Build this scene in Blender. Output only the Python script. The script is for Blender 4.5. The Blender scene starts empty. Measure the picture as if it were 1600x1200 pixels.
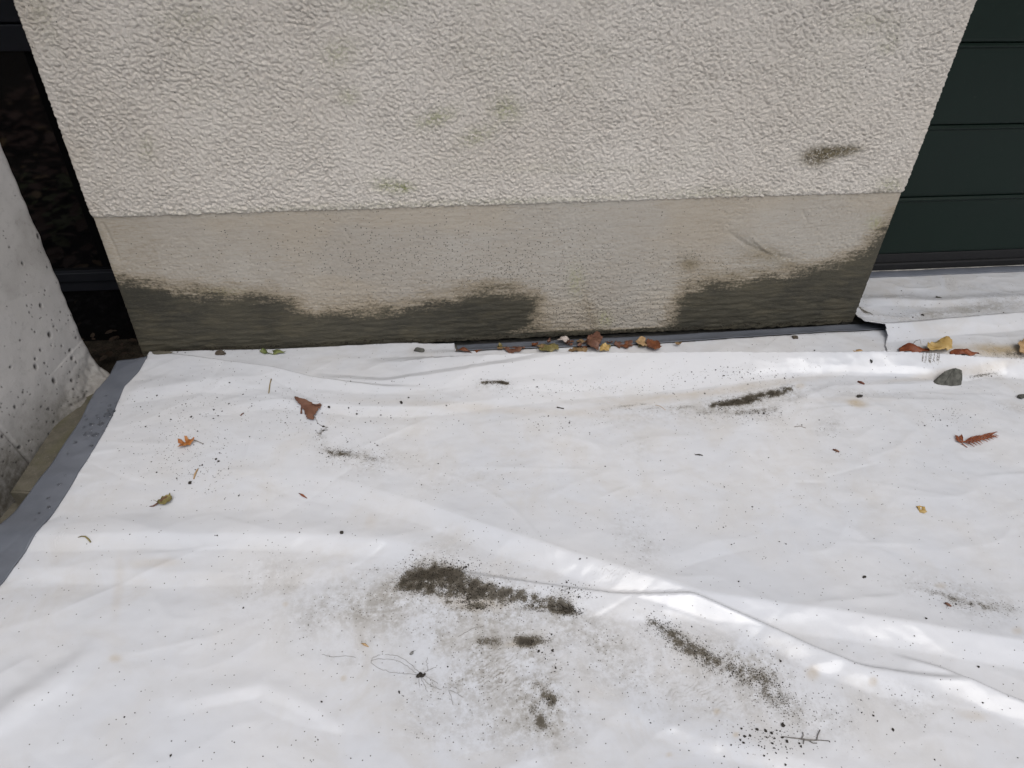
import bpy, bmesh, math, random
import numpy as np
from mathutils import Vector, Matrix
SC = bpy.context.scene
COL = SC.collection
random.seed(7)
RNG = np.random.default_rng(11)
R_ = math.radians

# ------------------------------------------------------------------ camera
F_PX = 1155.0                                   # focal length in pixels of a 1600 px wide frame
CAM = np.array([-0.238, -1.6696, 1.1923])
PITCH, ROLL, YAW = R_(38.924), R_(1.847), R_(7.854)
def cam_axes(p, r, y):
    cp, sp, cy, sy = math.cos(p), math.sin(p), math.cos(y), math.sin(y)
    f = np.array([sy*cp, cy*cp, -sp]); right = np.array([cy, -sy, 0.0]); up = np.cross(right, f)
    return math.cos(r)*right + math.sin(r)*up, -math.sin(r)*right + math.cos(r)*up, f
AX_R, AX_U, AX_F = cam_axes(PITCH, ROLL, YAW)
cd = bpy.data.cameras.new('camera'); cam = bpy.data.objects.new('camera', cd); COL.objects.link(cam)
cam.matrix_world = Matrix([[AX_R[i], AX_U[i], -AX_F[i], CAM[i]] for i in range(3)] + [[0, 0, 0, 1]])
cd.sensor_width = 36.0; cd.lens = F_PX*36.0/1600.0; cd.clip_start = 0.02; cd.clip_end = 500
SC.camera = cam

# ------------------------------------------------------------------ light
SUN_EL, SUN_AZ = 62.0, 172.0                     # azimuth: degrees clockwise from +Y
w = bpy.data.worlds.new('World'); SC.world = w; w.use_nodes = True
nt = w.node_tree; nt.nodes.clear()
o_ = nt.nodes.new('ShaderNodeOutputWorld'); bg = nt.nodes.new('ShaderNodeBackground')
sky = nt.nodes.new('ShaderNodeTexSky'); sky.sky_type = 'NISHITA'; sky.sun_disc = False
sky.sun_elevation = R_(SUN_EL); sky.sun_rotation = R_(SUN_AZ)
sky.air_density = 1.0; sky.dust_density = 4.0; sky.ozone_density = 1.0
hs = nt.nodes.new('ShaderNodeHueSaturation'); hs.inputs['Saturation'].default_value = 0.42
nt.links.new(sky.outputs[0], hs.inputs['Color']); nt.links.new(hs.outputs[0], bg.inputs[0])
bg.inputs[1].default_value = 0.10
nt.links.new(bg.outputs[0], o_.inputs[0])
sl = bpy.data.lights.new('sun', 'SUN'); sl.energy = 1.15; sl.angle = R_(48); sl.color = (1.0, 0.975, 0.94)
so = bpy.data.objects.new('sun', sl); COL.objects.link(so)
sd = Vector((math.sin(R_(SUN_AZ))*math.cos(R_(SUN_EL)), math.cos(R_(SUN_AZ))*math.cos(R_(SUN_EL)), math.sin(R_(SUN_EL))))
so.rotation_euler = sd.to_track_quat('Z', 'Y').to_euler()
SC.view_settings.view_transform = 'Standard'; SC.view_settings.look = 'None'
SC.view_settings.exposure = 0.33; SC.view_settings.gamma = 1.0

# ------------------------------------------------------------------ survey: photo points to places on real surfaces
def ray(u, v):
    u = np.asarray(u, float); v = np.asarray(v, float)
    return AX_F + ((u-800)/F_PX)[..., None]*AX_R - ((v-600)/F_PX)[..., None]*AX_U
def on_z(u, v, z=0.0):
    d = ray(u, v); return CAM + d*((z-CAM[2])/d[..., 2])[..., None]
def on_y(u, v, y=0.0):
    d = ray(u, v); return CAM + d*((y-CAM[1])/d[..., 1])[..., None]

# ------------------------------------------------------------------ numpy noise
def _h(ix, iy, s):
    n = (ix.astype(np.int64)*374761393 + iy.astype(np.int64)*668265263 + s*1442695041) & 0x7fffffff
    n = (n ^ (n >> 13))*1274126177 & 0x7fffffff
    n = n ^ (n >> 16)
    return (n & 0xffff)/65535.0
def perlin(x, y, s=0):
    ix, iy = np.floor(x), np.floor(y); fx, fy = x-ix, y-iy
    def g(dx, dy):
        a = _h(ix+dx, iy+dy, s)*2*np.pi
        return np.cos(a)*(fx-dx) + np.sin(a)*(fy-dy)
    u = fx*fx*fx*(fx*(fx*6-15)+10); v = fy*fy*fy*(fy*(fy*6-15)+10)
    a = g(0, 0)*(1-u)+g(1, 0)*u; b = g(0, 1)*(1-u)+g(1, 1)*u
    return (a*(1-v)+b*v)*1.5
def fbm(x, y, o=4, s=0, lac=2.03, gain=.5):
    t = 0; a = 1.0; f = 1.0
    for i in range(o):
        t = t + a*perlin(x*f, y*f, s+i*17); a *= gain; f *= lac
    return t
def sstep(a, b, x):
    t = np.clip((x-a)/(b-a), 0, 1); return t*t*(3-2*t)
def seg_dist(x, y, pts):
    """distance to a polyline and the parameter (point index) of the nearest point"""
    best = np.full(x.shape, 1e9); par = np.zeros(x.shape)
    for i in range(len(pts)-1):
        a, b = np.array(pts[i][:2]), np.array(pts[i+1][:2]); d = b-a; L = max(d@d, 1e-12)
        t = np.clip(((x-a[0])*d[0]+(y-a[1])*d[1])/L, 0, 1)
        q = np.hypot(x-a[0]-t*d[0], y-a[1]-t*d[1]); m = q < best
        best = np.where(m, q, best); par = np.where(m, i+t, par)
    return best, par
def in_poly(x, y, pts):
    r = np.zeros(x.shape, bool); n = len(pts)
    for i in range(n):
        x1, y1 = pts[i][:2]; x2, y2 = pts[(i+1) % n][:2]
        if y1 == y2: continue
        c = ((y1 > y) != (y2 > y)) & (x < (x2-x1)*(y-y1)/(y2-y1)+x1); r ^= c
    return r

# ------------------------------------------------------------------ object helpers
def tag(o, label=None, cat=None, group=None, kind=None):
    if label: o['label'] = label
    if cat: o['category'] = cat
    if group: o['group'] = group
    if kind: o['kind'] = kind
    return o
def empty(name, loc=(0, 0, 0), rz=0.0):
    o = bpy.data.objects.new(name, None); COL.objects.link(o); o.location = loc; o.rotation_euler = (0, 0, rz)
    o.empty_display_size = .05
    return o
def link_mesh(name, me, mat=None, parent=None, smooth=False):
    o = bpy.data.objects.new(name, me); COL.objects.link(o)
    if mat: me.materials.append(mat)
    if parent:
        o.parent = parent
    if smooth:
        me.polygons.foreach_set('use_smooth', [True]*len(me.polygons))
    return o
def np_mesh(name, V, Fq, attrs=None):
    me = bpy.data.meshes.new(name); V = np.asarray(V, np.float32); Fq = np.asarray(Fq, np.int32)
    me.vertices.add(len(V)); me.vertices.foreach_set('co', V.ravel())
    k = Fq.shape[1]
    me.loops.add(Fq.size); me.loops.foreach_set('vertex_index', Fq.ravel())
    me.polygons.add(len(Fq)); me.polygons.foreach_set('loop_start', np.arange(len(Fq), dtype=np.int32)*k)
    me.update(calc_edges=True); me.validate()
    for n, a in (attrs or {}).items():
        at = me.attributes.new(n, 'FLOAT', 'POINT'); at.data.foreach_set('value', np.asarray(a, np.float32).ravel())
    return me
def grid_faces(nr, nc, keep=None, flip=False):
    i = np.arange(nr*nc).reshape(nr, nc)
    q = np.stack([i[:-1, :-1], i[:-1, 1:], i[1:, 1:], i[1:, :-1]], -1)
    if flip: q = q[..., ::-1]
    if keep is not None: q = q[keep]
    return q.reshape(-1, 4)
def bm_obj(name, bm, mat, parent=None, smooth=False):
    me = bpy.data.meshes.new(name); bmesh.ops.recalc_face_normals(bm, faces=bm.faces); bm.to_mesh(me); bm.free()
    return link_mesh(name, me, mat, parent, smooth)
def add_box(bm, lo, hi, bevel=0.0):
    r = bmesh.ops.create_cube(bm, size=1.0); vs = r['verts']
    for v in vs:
        v.co = Vector([(lo[i]+hi[i])/2 + v.co[i]*(hi[i]-lo[i]) for i in range(3)])
    if bevel:
        es = list({e for v in vs for e in v.link_edges})
        bmesh.ops.bevel(bm, geom=es, offset=bevel, segments=2, affect='EDGES', profile=.5)
def box(name, lo, hi, mat, parent=None, bevel=0.0):
    bm = bmesh.new(); add_box(bm, lo, hi, bevel); return bm_obj(name, bm, mat, parent)
def add_tube(bm, pts, rad, n=6):
    rings = []
    pts = [Vector(p) for p in pts]
    for i, p in enumerate(pts):
        t = (pts[min(i+1, len(pts)-1)]-pts[max(i-1, 0)]).normalized()
        a = t.cross(Vector((0, 0, 1)))
        if a.length < .1: a = t.cross(Vector((0, 1, 0)))
        a.normalize(); b = t.cross(a)
        r = rad[i] if hasattr(rad, '__len__') else rad
        rings.append([bm.verts.new(p+(a*math.cos(k*2*math.pi/n)+b*math.sin(k*2*math.pi/n))*r) for k in range(n)])
    for i in range(len(rings)-1):
        for k in range(n):
            bm.faces.new((rings[i][k], rings[i][(k+1) % n], rings[i+1][(k+1) % n], rings[i+1][k]))
    bm.faces.new(rings[0][::-1]); bm.faces.new(rings[-1])

# ------------------------------------------------------------------ node helpers
class N:
    def __init__(s, name):
        s.m = bpy.data.materials.new(name); s.m.use_nodes = True; s.t = s.m.node_tree; s.t.nodes.clear()
        s.out = s.t.nodes.new('ShaderNodeOutputMaterial'); s.b = s.t.nodes.new('ShaderNodeBsdfPrincipled')
        s.t.links.new(s.b.outputs[0], s.out.inputs[0]); s._tc = None
    def link(s, a, b): s.t.links.new(a, b)
    def set(s, inp, v):
        if isinstance(v, bpy.types.NodeSocket): s.link(v, inp)
        elif isinstance(v, (tuple, list)) and len(v) == 3 and inp.type == 'RGBA': inp.default_value = (*v, 1)
        else: inp.default_value = v
    def tc(s):
        if not s._tc: s._tc = s.t.nodes.new('ShaderNodeTexCoord').outputs['Object']
        return s._tc
    def map(s, scale=(1, 1, 1), rot=(0, 0, 0), vec=None):
        n = s.t.nodes.new('ShaderNodeMapping'); n.inputs['Scale'].default_value = scale; n.inputs['Rotation'].default_value = rot
        s.link(vec or s.tc(), n.inputs[0]); return n.outputs[0]
    def noise(s, scale, detail=4, rough=.55, vec=None, dist=0.0):
        n = s.t.nodes.new('ShaderNodeTexNoise'); n.inputs['Scale'].default_value = scale
        n.inputs['Detail'].default_value = detail; n.inputs['Roughness'].default_value = rough
        n.inputs['Distortion'].default_value = dist
        s.link(vec or s.tc(), n.inputs['Vector']); return n.outputs['Fac']
    def vor(s, scale, vec=None, out='Distance', rnd=1.0):
        n = s.t.nodes.new('ShaderNodeTexVoronoi'); n.inputs['Scale'].default_value = scale
        n.inputs['Randomness'].default_value = rnd
        s.link(vec or s.tc(), n.inputs['Vector']); return n.outputs[out]
    def attr(s, name):
        n = s.t.nodes.new('ShaderNodeAttribute'); n.attribute_name = name; return n.outputs['Fac']
    def math(s, op, a, b=0.0, c=None, clamp=False):
        n = s.t.nodes.new('ShaderNodeMath'); n.operation = op; n.use_clamp = clamp
        s.set(n.inputs[0], a); s.set(n.inputs[1], b)
        if c is not None: s.set(n.inputs[2], c)
        return n.outputs[0]
    def rng(s, v, a, b, c=0.0, d=1.0, smooth=True):
        n = s.t.nodes.new('ShaderNodeMapRange'); n.interpolation_type = 'SMOOTHSTEP' if smooth else 'LINEAR'
        s.set(n.inputs[0], v); s.set(n.inputs[1], a); s.set(n.inputs[2], b); s.set(n.inputs[3], c); s.set(n.inputs[4], d)
        return n.outputs[0]
    def mix(s, f, a, b, mode='MIX'):
        n = s.t.nodes.new('ShaderNodeMix'); n.data_type = 'RGBA'; n.blend_type = mode
        s.set(n.inputs[0], f); s.set(n.inputs[6], a); s.set(n.inputs[7], b); return n.outputs[2]
    def bump(s, h, strength=.5, dist=.001, nrm=None):
        n = s.t.nodes.new('ShaderNodeBump'); n.inputs['Strength'].default_value = strength; n.inputs['Distance'].default_value = dist
        s.set(n.inputs['Height'], h)
        if nrm: s.link(nrm, n.inputs['Normal'])
        return n.outputs[0]
    def fin(s, color, rough=.6, nrm=None, spec=.5, metal=0.0, **k):
        s.set(s.b.inputs['Base Color'], color); s.set(s.b.inputs['Roughness'], rough)
        s.b.inputs['Specular IOR Level'].default_value = spec; s.b.inputs['Metallic'].default_value = metal
        if nrm: s.link(nrm, s.b.inputs['Normal'])
        for a, v in k.items(): s.set(s.b.inputs[a.replace('_', ' ')], v)
        return s.m
def flat_mat(name, col, rough=.6, var=.25, scale=60, spec=.4, bump=.3, bd=.0006):
    n = N(name); a = n.noise(scale, 5); c = n.mix(n.rng(a, .3, .7), tuple(x*(1-var) for x in col), tuple(min(1, x*(1+var)) for x in col))
    return n.fin(c, rough, n.bump(n.noise(scale*5, 4), bump, bd), spec)

# ------------------------------------------------------------------ materials
def mat_tarp():
    n = N('tarp_white')
    soil, grime, beige, tread, wet = (n.attr(a) for a in ('soil', 'grime', 'beige', 'tread', 'film'))
    big = n.noise(2.2, 4, .6); mid = n.noise(9, 6, .65, dist=.6); fine = n.noise(70, 5, .7); grain = n.noise(300, 4, .75); g2 = n.noise(620, 2, .5)
    base = n.mix(n.rng(big, .35, .65), (.575, .595, .64), (.63, .64, .67))
    # overall grey film with cloudy outline, stronger where the film attribute is high
    cloud = n.math('MULTIPLY', n.rng(mid, .38, .72), wet)
    base = n.mix(n.math('MULTIPLY', cloud, .5), base, (.49, .465, .43))
    # scuffs: thin stretched noise
    sc = n.noise(38, 6, .75, n.map((1.0, 4.0, 1), (0, 0, R_(24))), .4)
    scm = n.math('MULTIPLY', n.rng(sc, .60, .74), n.rng(mid, .42, .6))
    base = n.mix(n.math('MULTIPLY', scm, n.math('MULTIPLY_ADD', grime, .6, .16)), base, (.30, .285, .265))
    # grime patches
    gm = n.math('MULTIPLY', grime, n.rng(n.math('MULTIPLY_ADD', n.noise(95, 6, .72), .60, n.math('MULTIPLY', mid, .40)), .39, .62))
    base = n.mix(n.math('MULTIPLY', gm, .85), base, (.255, .24, .215))
    # beige water marks
    bm_ = n.math('MULTIPLY', beige, n.rng(fine, .25, .6, .55, 1))
    base = n.mix(n.math('MULTIPLY', bm_, 1.2, None, True), base, (.44, .36, .25))
    # boot treads: broken stripes
    wv = n.t.nodes.new('ShaderNodeTexWave'); wv.inputs['Scale'].default_value = 40; wv.inputs['Distortion'].default_value = 11.0
    wv.inputs['Detail'].default_value = 3; wv.inputs['Detail Scale'].default_value = 1.3
    n.link(n.map((1, 1, 1), (0, 0, R_(62))), wv.inputs[0])
    tr = n.math('MULTIPLY', n.rng(wv.outputs['Fac'], .55, .85), n.math('MULTIPLY', tread, n.rng(fine, .36, .6)))
    base = n.mix(n.math('MULTIPLY', n.math('MULTIPLY', tr, n.rng(mid, .40, .62)), .95), base, (.20, .185, .165))
    # pepper: fine dark specks whose density follows soil, plus a thin scatter all over
    pep = n.vor(330); pr = n.vor(330, out='Color')
    sep = n.t.nodes.new('ShaderNodeSeparateColor'); n.link(pr, sep.inputs[0])
    dens = n.math('MULTIPLY_ADD', soil, 1.1, n.math('MULTIPLY_ADD', grime, .10, n.math('MULTIPLY', n.rng(mid, .55, .75), .02)))
    hit = n.math('LESS_THAN', sep.outputs[0], n.math('ADD', dens, .008))
    dot = n.math('MULTIPLY', hit, n.rng(pep, .26, .46, 1, 0))
    base = n.mix(n.math('MULTIPLY', dot, .88), base, (.055, .047, .036))
    # soil film: thresholded grain against density
    th = n.math('SUBTRACT', n.math('ADD', n.math('MULTIPLY', soil, 1.0), n.math('MULTIPLY_ADD', grain, 1.5, n.math('MULTIPLY', g2, .5))), 1.40)
    sm = n.rng(th, -.14, .12)
    sm = n.math('MULTIPLY', sm, n.rng(soil, .01, .22))
    base = n.mix(sm, base, n.mix(n.rng(fine, .35, .65), (.017, .013, .008), (.048, .037, .022)))
    soft = n.math('MULTIPLY', n.rng(soil, .0, .65), .62)
    base = n.mix(soft, base, n.mix(n.rng(soil, .3, .85), (.20, .18, .145), (.045, .037, .025)))
    rough = n.rng(n.math('ADD', n.math('MULTIPLY', mid, .65), n.math('ADD', n.math('MULTIPLY', grime, .35), n.math('MULTIPLY', soil, .8))), .25, .85, .085, .6, False)
    b1 = n.bump(n.noise(14, 3, .5), .12, .004)
    b2 = n.bump(n.noise(160, 4, .6), .12, .0006, b1)
    b3 = n.bump(sm, .5, .0012, b2)
    return n.fin(base, rough, b3, .65)
def mat_hem():
    n = N('hem_grey'); m = n.noise(14, 5, .6); f = n.noise(120, 4)
    c = n.mix(n.rng(m, .3, .7), (.108, .120, .145), (.138, .150, .178))
    c = n.mix(n.math('MULTIPLY', n.rng(f, .62, .75), .2), c, (.2, .2, .2))
    return n.fin(c, n.rng(m, .3, .7, .36, .5), n.bump(n.noise(18, 3), .12, .0012), .5)
def mat_render(name, c1, c2, plinth=False):
    n = N(name)
    v = n.tc(); big = n.noise(2.6, 5, .6); fine = n.noise(180, 5, .65); pit = n.noise(620, 3, .6)
    col = n.mix(n.rng(big, .32, .68), c1, c2)
    col = n.mix(n.math('MULTIPLY', n.rng(n.noise(11, 5, .7), .5, .75), .3), col, tuple(x*.82 for x in c1))
    alg, smear, mud, pepper, tone = (n.attr(a) for a in ('algae', 'smear', 'mud', 'pepper', 'tone'))
    col = n.mix(n.math('MULTIPLY', tone, n.rng(fine, .2, .8, .5, 1)), col, (.40, .33, .235))
    col = n.mix(n.math('MULTIPLY', alg, n.rng(fine, .40, .56)), col, (.27, .29, .12))
    col = n.mix(n.math('MULTIPLY', smear, n.rng(fine, .30, .52)), col, (.17, .145, .095))
    rough = .9; h = None
    pv = n.vor(240); ph = n.t.nodes.new('ShaderNodeSeparateColor'); n.link(n.vor(240, out='Color'), ph.inputs[0])
    dot = n.math('MULTIPLY', n.math('LESS_THAN', ph.outputs[0], n.math('MULTIPLY', pepper, .55)), n.rng(pv, .22, .5, 1, 0))
    col = n.mix(n.math('MULTIPLY', dot, .9), col, (.06, .058, .055))
    if plinth:
        st = n.noise(30, 6, .72, n.map((1.0, 9.0, 9.0), (0, R_(2), 0)), 1.2)     # drag marks of a float, running sideways
        st2 = n.noise(120, 5, .7, n.map((1.0, 8.0, 8.0), (0, R_(-3), 0)), .2)
        brk = n.noise(150, 4, .7)
        edge = n.math('ADD', mud, n.math('ADD', n.math('MULTIPLY_ADD', st, .9, -.45), n.math('MULTIPLY_ADD', brk, .6, -.30)))
        halo = n.rng(n.math('ADD', mud, n.math('MULTIPLY_ADD', st, 1.4, -.70)), -.05, .50)
        col = n.mix(n.math('MULTIPLY', halo, .75), col, (.235, .19, .125))
        mm = n.rng(edge, .30, .62)
        mc = n.mix(n.rng(n.noise(5, 4), .35, .65), (.043, .041, .033), (.064, .059, .044))
        mc = n.mix(n.math('MULTIPLY', n.rng(st2, .52, .70), .55), mc, (.15, .135, .09))
        mc = n.mix(n.math('MULTIPLY', n.rng(n.noise(9, 5, .65, n.map((1, 1, 3))), .45, .7), .5), mc, (.105, .092, .062))
        col = n.mix(mm, col, mc)
        rough = n.rng(mm, 0, 1, .9, .62)
        h = n.math('ADD', n.math('MULTIPLY', st2, mm), n.math('MULTIPLY', fine, n.math('SUBTRACT', 1.0, mm)))
        b = n.bump(h, .55, .0016)
    else:
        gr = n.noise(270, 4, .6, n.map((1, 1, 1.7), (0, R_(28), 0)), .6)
        col = n.mix(n.math('MULTIPLY', n.rng(gr, .42, .30), .45), col, tuple(x*.62 for x in c1))  # hollows of the grain noise tinted darker, crevice shade put into the colour
        b = n.bump(gr, 1.0, .0045)
    b = n.bump(pit, .35, .0006, b)
    return n.fin(col, rough, b, .25)
def mat_concrete():
    n = N('cast_concrete')
    big = n.noise(3, 5, .6); f = n.noise(60, 6, .7); g = n.noise(400, 3)
    c = n.mix(n.rng(big, .3, .7), (.41, .395, .38), (.50, .485, .475))
    c = n.mix(n.math('MULTIPLY', n.rng(f, .52, .75), .35), c, (.17, .16, .15))
    damp = n.attr('damp')
    c = n.mix(n.math('MULTIPLY', damp, n.rng(f, .2, .7, .5, 1)), c, (.115, .105, .085))
    c = n.mix(n.math('MULTIPLY', n.rng(g, .55, .8), .25), c, (.42, .41, .39))
    hole = n.attr('hole'); c = n.mix(hole, c, (.045, .042, .04))
    b = n.bump(f, .5, .0015); b = n.bump(g, .25, .0006, b)
    return n.fin(c, .85, b, .3)
def mat_kerb():
    n = N('mossy_concrete'); f = n.noise(35, 6, .7); g = n.noise(300, 4)
    c = n.mix(n.rng(f, .35, .65), (.085, .078, .060), (.125, .114, .090))
    c = n.mix(n.math('MULTIPLY', n.rng(n.noise(14, 5), .45, .65), .5), c, (.085, .082, .045))
    c = n.mix(n.math('MULTIPLY', n.rng(g, .6, .75), .5), c, (.27, .25, .21))
    return n.fin(c, .85, n.bump(g, .6, .0012), .3)
def mat_door(name, c):
    n = N(name); g = n.noise(6, 4)
    col = n.mix(n.rng(g, .35, .65), c, tuple(x*1.12 for x in c))
    col = n.mix(n.math('MULTIPLY', n.rng(n.noise(90, 5, .7), .6, .78), .12), col, (.12, .12, .10))
    return n.fin(col, n.rng(g, .3, .7, .36, .48), n.bump(n.noise(500, 3), .25, .0003), .22)
def mat_leaf(name, c1, c2, spot=(.05, .03, .02), scale=60, amt=.6):
    n = N(name); a = n.noise(scale, 5, .65); b = n.noise(scale*4, 4)
    c = n.mix(n.rng(a, .35, .65), c1, c2); c = n.mix(n.math('MULTIPLY', n.rng(b, .55, .7), amt), c, spot)
    return n.fin(c, .55, n.bump(n.noise(scale*3, 4), .5, .0008), .35)
M_TARP = mat_tarp(); M_HEM = mat_hem()
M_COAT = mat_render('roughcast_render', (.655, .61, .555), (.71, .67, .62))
M_PLINTH = mat_render('plinth_render', (.345, .318, .280), (.395, .375, .342), True)
M_CONC = mat_concrete(); M_KERB = mat_kerb()
M_GREEN = mat_door('green_door_paint', (.0045, .012, .009)); M_RAIL = mat_door('anthracite_rail', (.014, .015, .019))
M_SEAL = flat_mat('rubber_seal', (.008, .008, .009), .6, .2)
M_SILL = flat_mat('threshold_concrete', (.30, .29, .27), .85, .25, 40)
M_SOIL = flat_mat('wet_soil', (.030, .024, .017), .9, .5, 30, .2, .8, .004)
M_CRUMB = flat_mat('soil_crumb_dark', (.030, .026, .022), .85, .4, 300)
M_CRUMB2 = flat_mat('soil_grain_brown', (.021, .016, .010), .9, .5, 300)
M_STONE = flat_mat('grey_stone', (.085, .085, .075), .8, .35, 90, .3, .6, .002)
M_PAVE = flat_mat('paving_concrete', (.22, .21, .19), .85, .25, 25, .3, .5, .001)
M_WALLHI = flat_mat('house_render', (.52, .49, .46), .9, .08, 20, .2, .6, .002)
M_WOOD = flat_mat('shade_overhang_board', (.30, .25, .20), .7, .15, 12)
M_STRAW = flat_mat('dry_straw', (.36, .27, .12), .6, .3, 80)
M_TWIG = flat_mat('dry_twig', (.14, .11, .08), .7, .4, 120)
M_GREYTWIG = flat_mat('grey_root', (.16, .15, .14), .75, .35, 200)
n = N('water'); n.fin((1, 1, 1), .02, None, .5, IOR=1.33, Transmission_Weight=1.0); M_WATER = n.m
n = N('dark_glass'); n.fin((.004, .004, .0045), .04, None, .5, IOR=1.5); M_GLASS = n.m

# ------------------------------------------------------------------ the tarpaulin's relief
def P0(pts, z=0.0): return [tuple(on_z(np.array(float(p[0])), np.array(float(p[1])), z)) for p in pts]
def curve(pts, z=0.0):
    """photo polyline with a value in the third slot -> sorted world x, y, value"""
    q = np.array([[*on_z(np.array(float(p[0])), np.array(float(p[1])), z)[:2], p[2]] for p in pts]); q = q[np.argsort(q[:, 0])]
    return q
def smooth_interp(x, xs, ys):
    xs = np.asarray(xs); t = np.linspace(xs[0], xs[-1], 400); v = np.interp(t, xs, ys)
    k = np.hanning(17); k /= k.sum(); v = np.convolve(np.pad(v, 8, 'edge'), k, 'valid')
    return np.interp(x, t, v)
def fold(x, y, c, wn, wf, near='lin', far='lin', wob=.004, seed=0):
    yc = smooth_interp(x, c[:, 0], c[:, 1]) + wob*perlin(x*9, x*0+seed, seed)
    am = smooth_interp(x, c[:, 0], c[:, 2])
    am = np.where((x < c[0, 0]) | (x > c[-1, 0]), 0, am)*sstep(c[0, 0], c[0, 0]+.04, x)*sstep(c[-1, 0], c[-1, 0]-min(.5, .3*(c[-1, 0]-c[0, 0])) if c[-1, 2] > 0 else c[-1, 0]-.04, x)
    d = y-yc
    def prof(t, k):
        if k == 'lin': t = np.clip(1-t, 0, 1); return t*.82+.18*t*t*(3-2*t)
        if k == 'exp': return np.exp(-2.2*t)*(t < 4)
        return np.exp(-t*t*1.6)
    return am*np.where(d < 0, prof(-d/wn, near), prof(d/wf, far))
CREST = .034
C0 = curve([(560, 556, 0), (640, 553, .010), (720, 552, .022), (850, 552, .032), (1000, 552, .035), (1400, 553, .036), (1500, 556, .034), (1600, 561, .030), (1800, 575, .03), (2300, 610, .03)], CREST)
C0F = curve([(560, 640, 0), (700, 648, 0), (900, 625, 0), (1100, 607, 0), (1250, 590, 0), (1400, 590, 0), (1500, 600, 0), (1600, 575, 0), (2300, 700, 0)])
C1 = curve([(222, 557, .004), (300, 566, .010), (400, 578, .014), (428, 582, .016), (500, 598, .012), (600, 611, .006), (680, 612, 0)])
C2 = curve([(330, 640, 0), (430, 628, .006), (560, 640, .009), (650, 642, .008), (760, 630, .004), (860, 618, 0)])
C3 = curve([(480, 590, .002), (600, 601, .007), (720, 590, .006), (830, 578, .007), (945, 566, 0)])
C4 = curve([(420, 725, 0), (540, 750, .005), (650, 785, .010), (780, 832, .017), (900, 872, .020), (1000, 902, .019), (1100, 930, .017), (1350, 965, .016), (1600, 1005, .015), (1900, 1050, .013), (2500, 1130, .008)], .01)
C5 = curve([(660, 885, 0), (700, 890, .004), (780, 905, .010), (950, 930, .012), (1080, 936, .014), (1200, 982, .014), (1260, 1010, .014), (1350, 1045, .012), (1480, 1062, .007), (1560, 1070, 0)], .01)
C6 = curve([(1380, 1018, 0), (1470, 1046, .010), (1600, 1100, .015), (1800, 1180, .013), (2300, 1330, .007)], .01)
C7 = curve([(-100, 842, .007), (60, 840, .010), (200, 838, .010), (420, 838, .011), (600, 848, .011), (720, 870, .004), (800, 890, 0)], .005)
C8 = curve([(-100, 905, -.004), (60, 908, -.006), (250, 918, -.006), (450, 912, -.004), (560, 900, 0)])
C9 = curve([(900, 1090, 0), (980, 1115, .003), (1080, 1150, .005), (1250, 1190, .005), (1400, 1240, .004)])
C10 = curve([(-200, 1250, .012), (0, 1130, .012), (120, 1050, .010), (170, 1020, 0)])
C11 = curve([(190, 620, .006), (330, 600, .008), (430, 612, .004), (470, 625, 0)])
C12 = curve([(1190, 650, 0), (1300, 606, .004), (1420, 605, .005), (1480, 598, .004), (1520, 590, 0)])
C13 = curve([(250, 1110, 0), (330, 1090, .004), (410, 1075, .005), (500, 1115, .004), (560, 1150, 0)])
CREASES = []
_r = np.random.default_rng(55)
for k in range(95):
    a_ = _r.normal()*.45-.12 if _r.random() < .75 else _r.uniform(0, 3.14)
    CREASES.append((_r.uniform(-1.1, 1.7), _r.uniform(-1.35, -.05), math.cos(a_), math.sin(a_), _r.uniform(.03, .16), _r.uniform(.0006, .0022)*(1 if _r.random() < .7 else -1), _r.uniform(.002, .02), _r.uniform(.006, .03), _r.normal()*.6))
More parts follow.
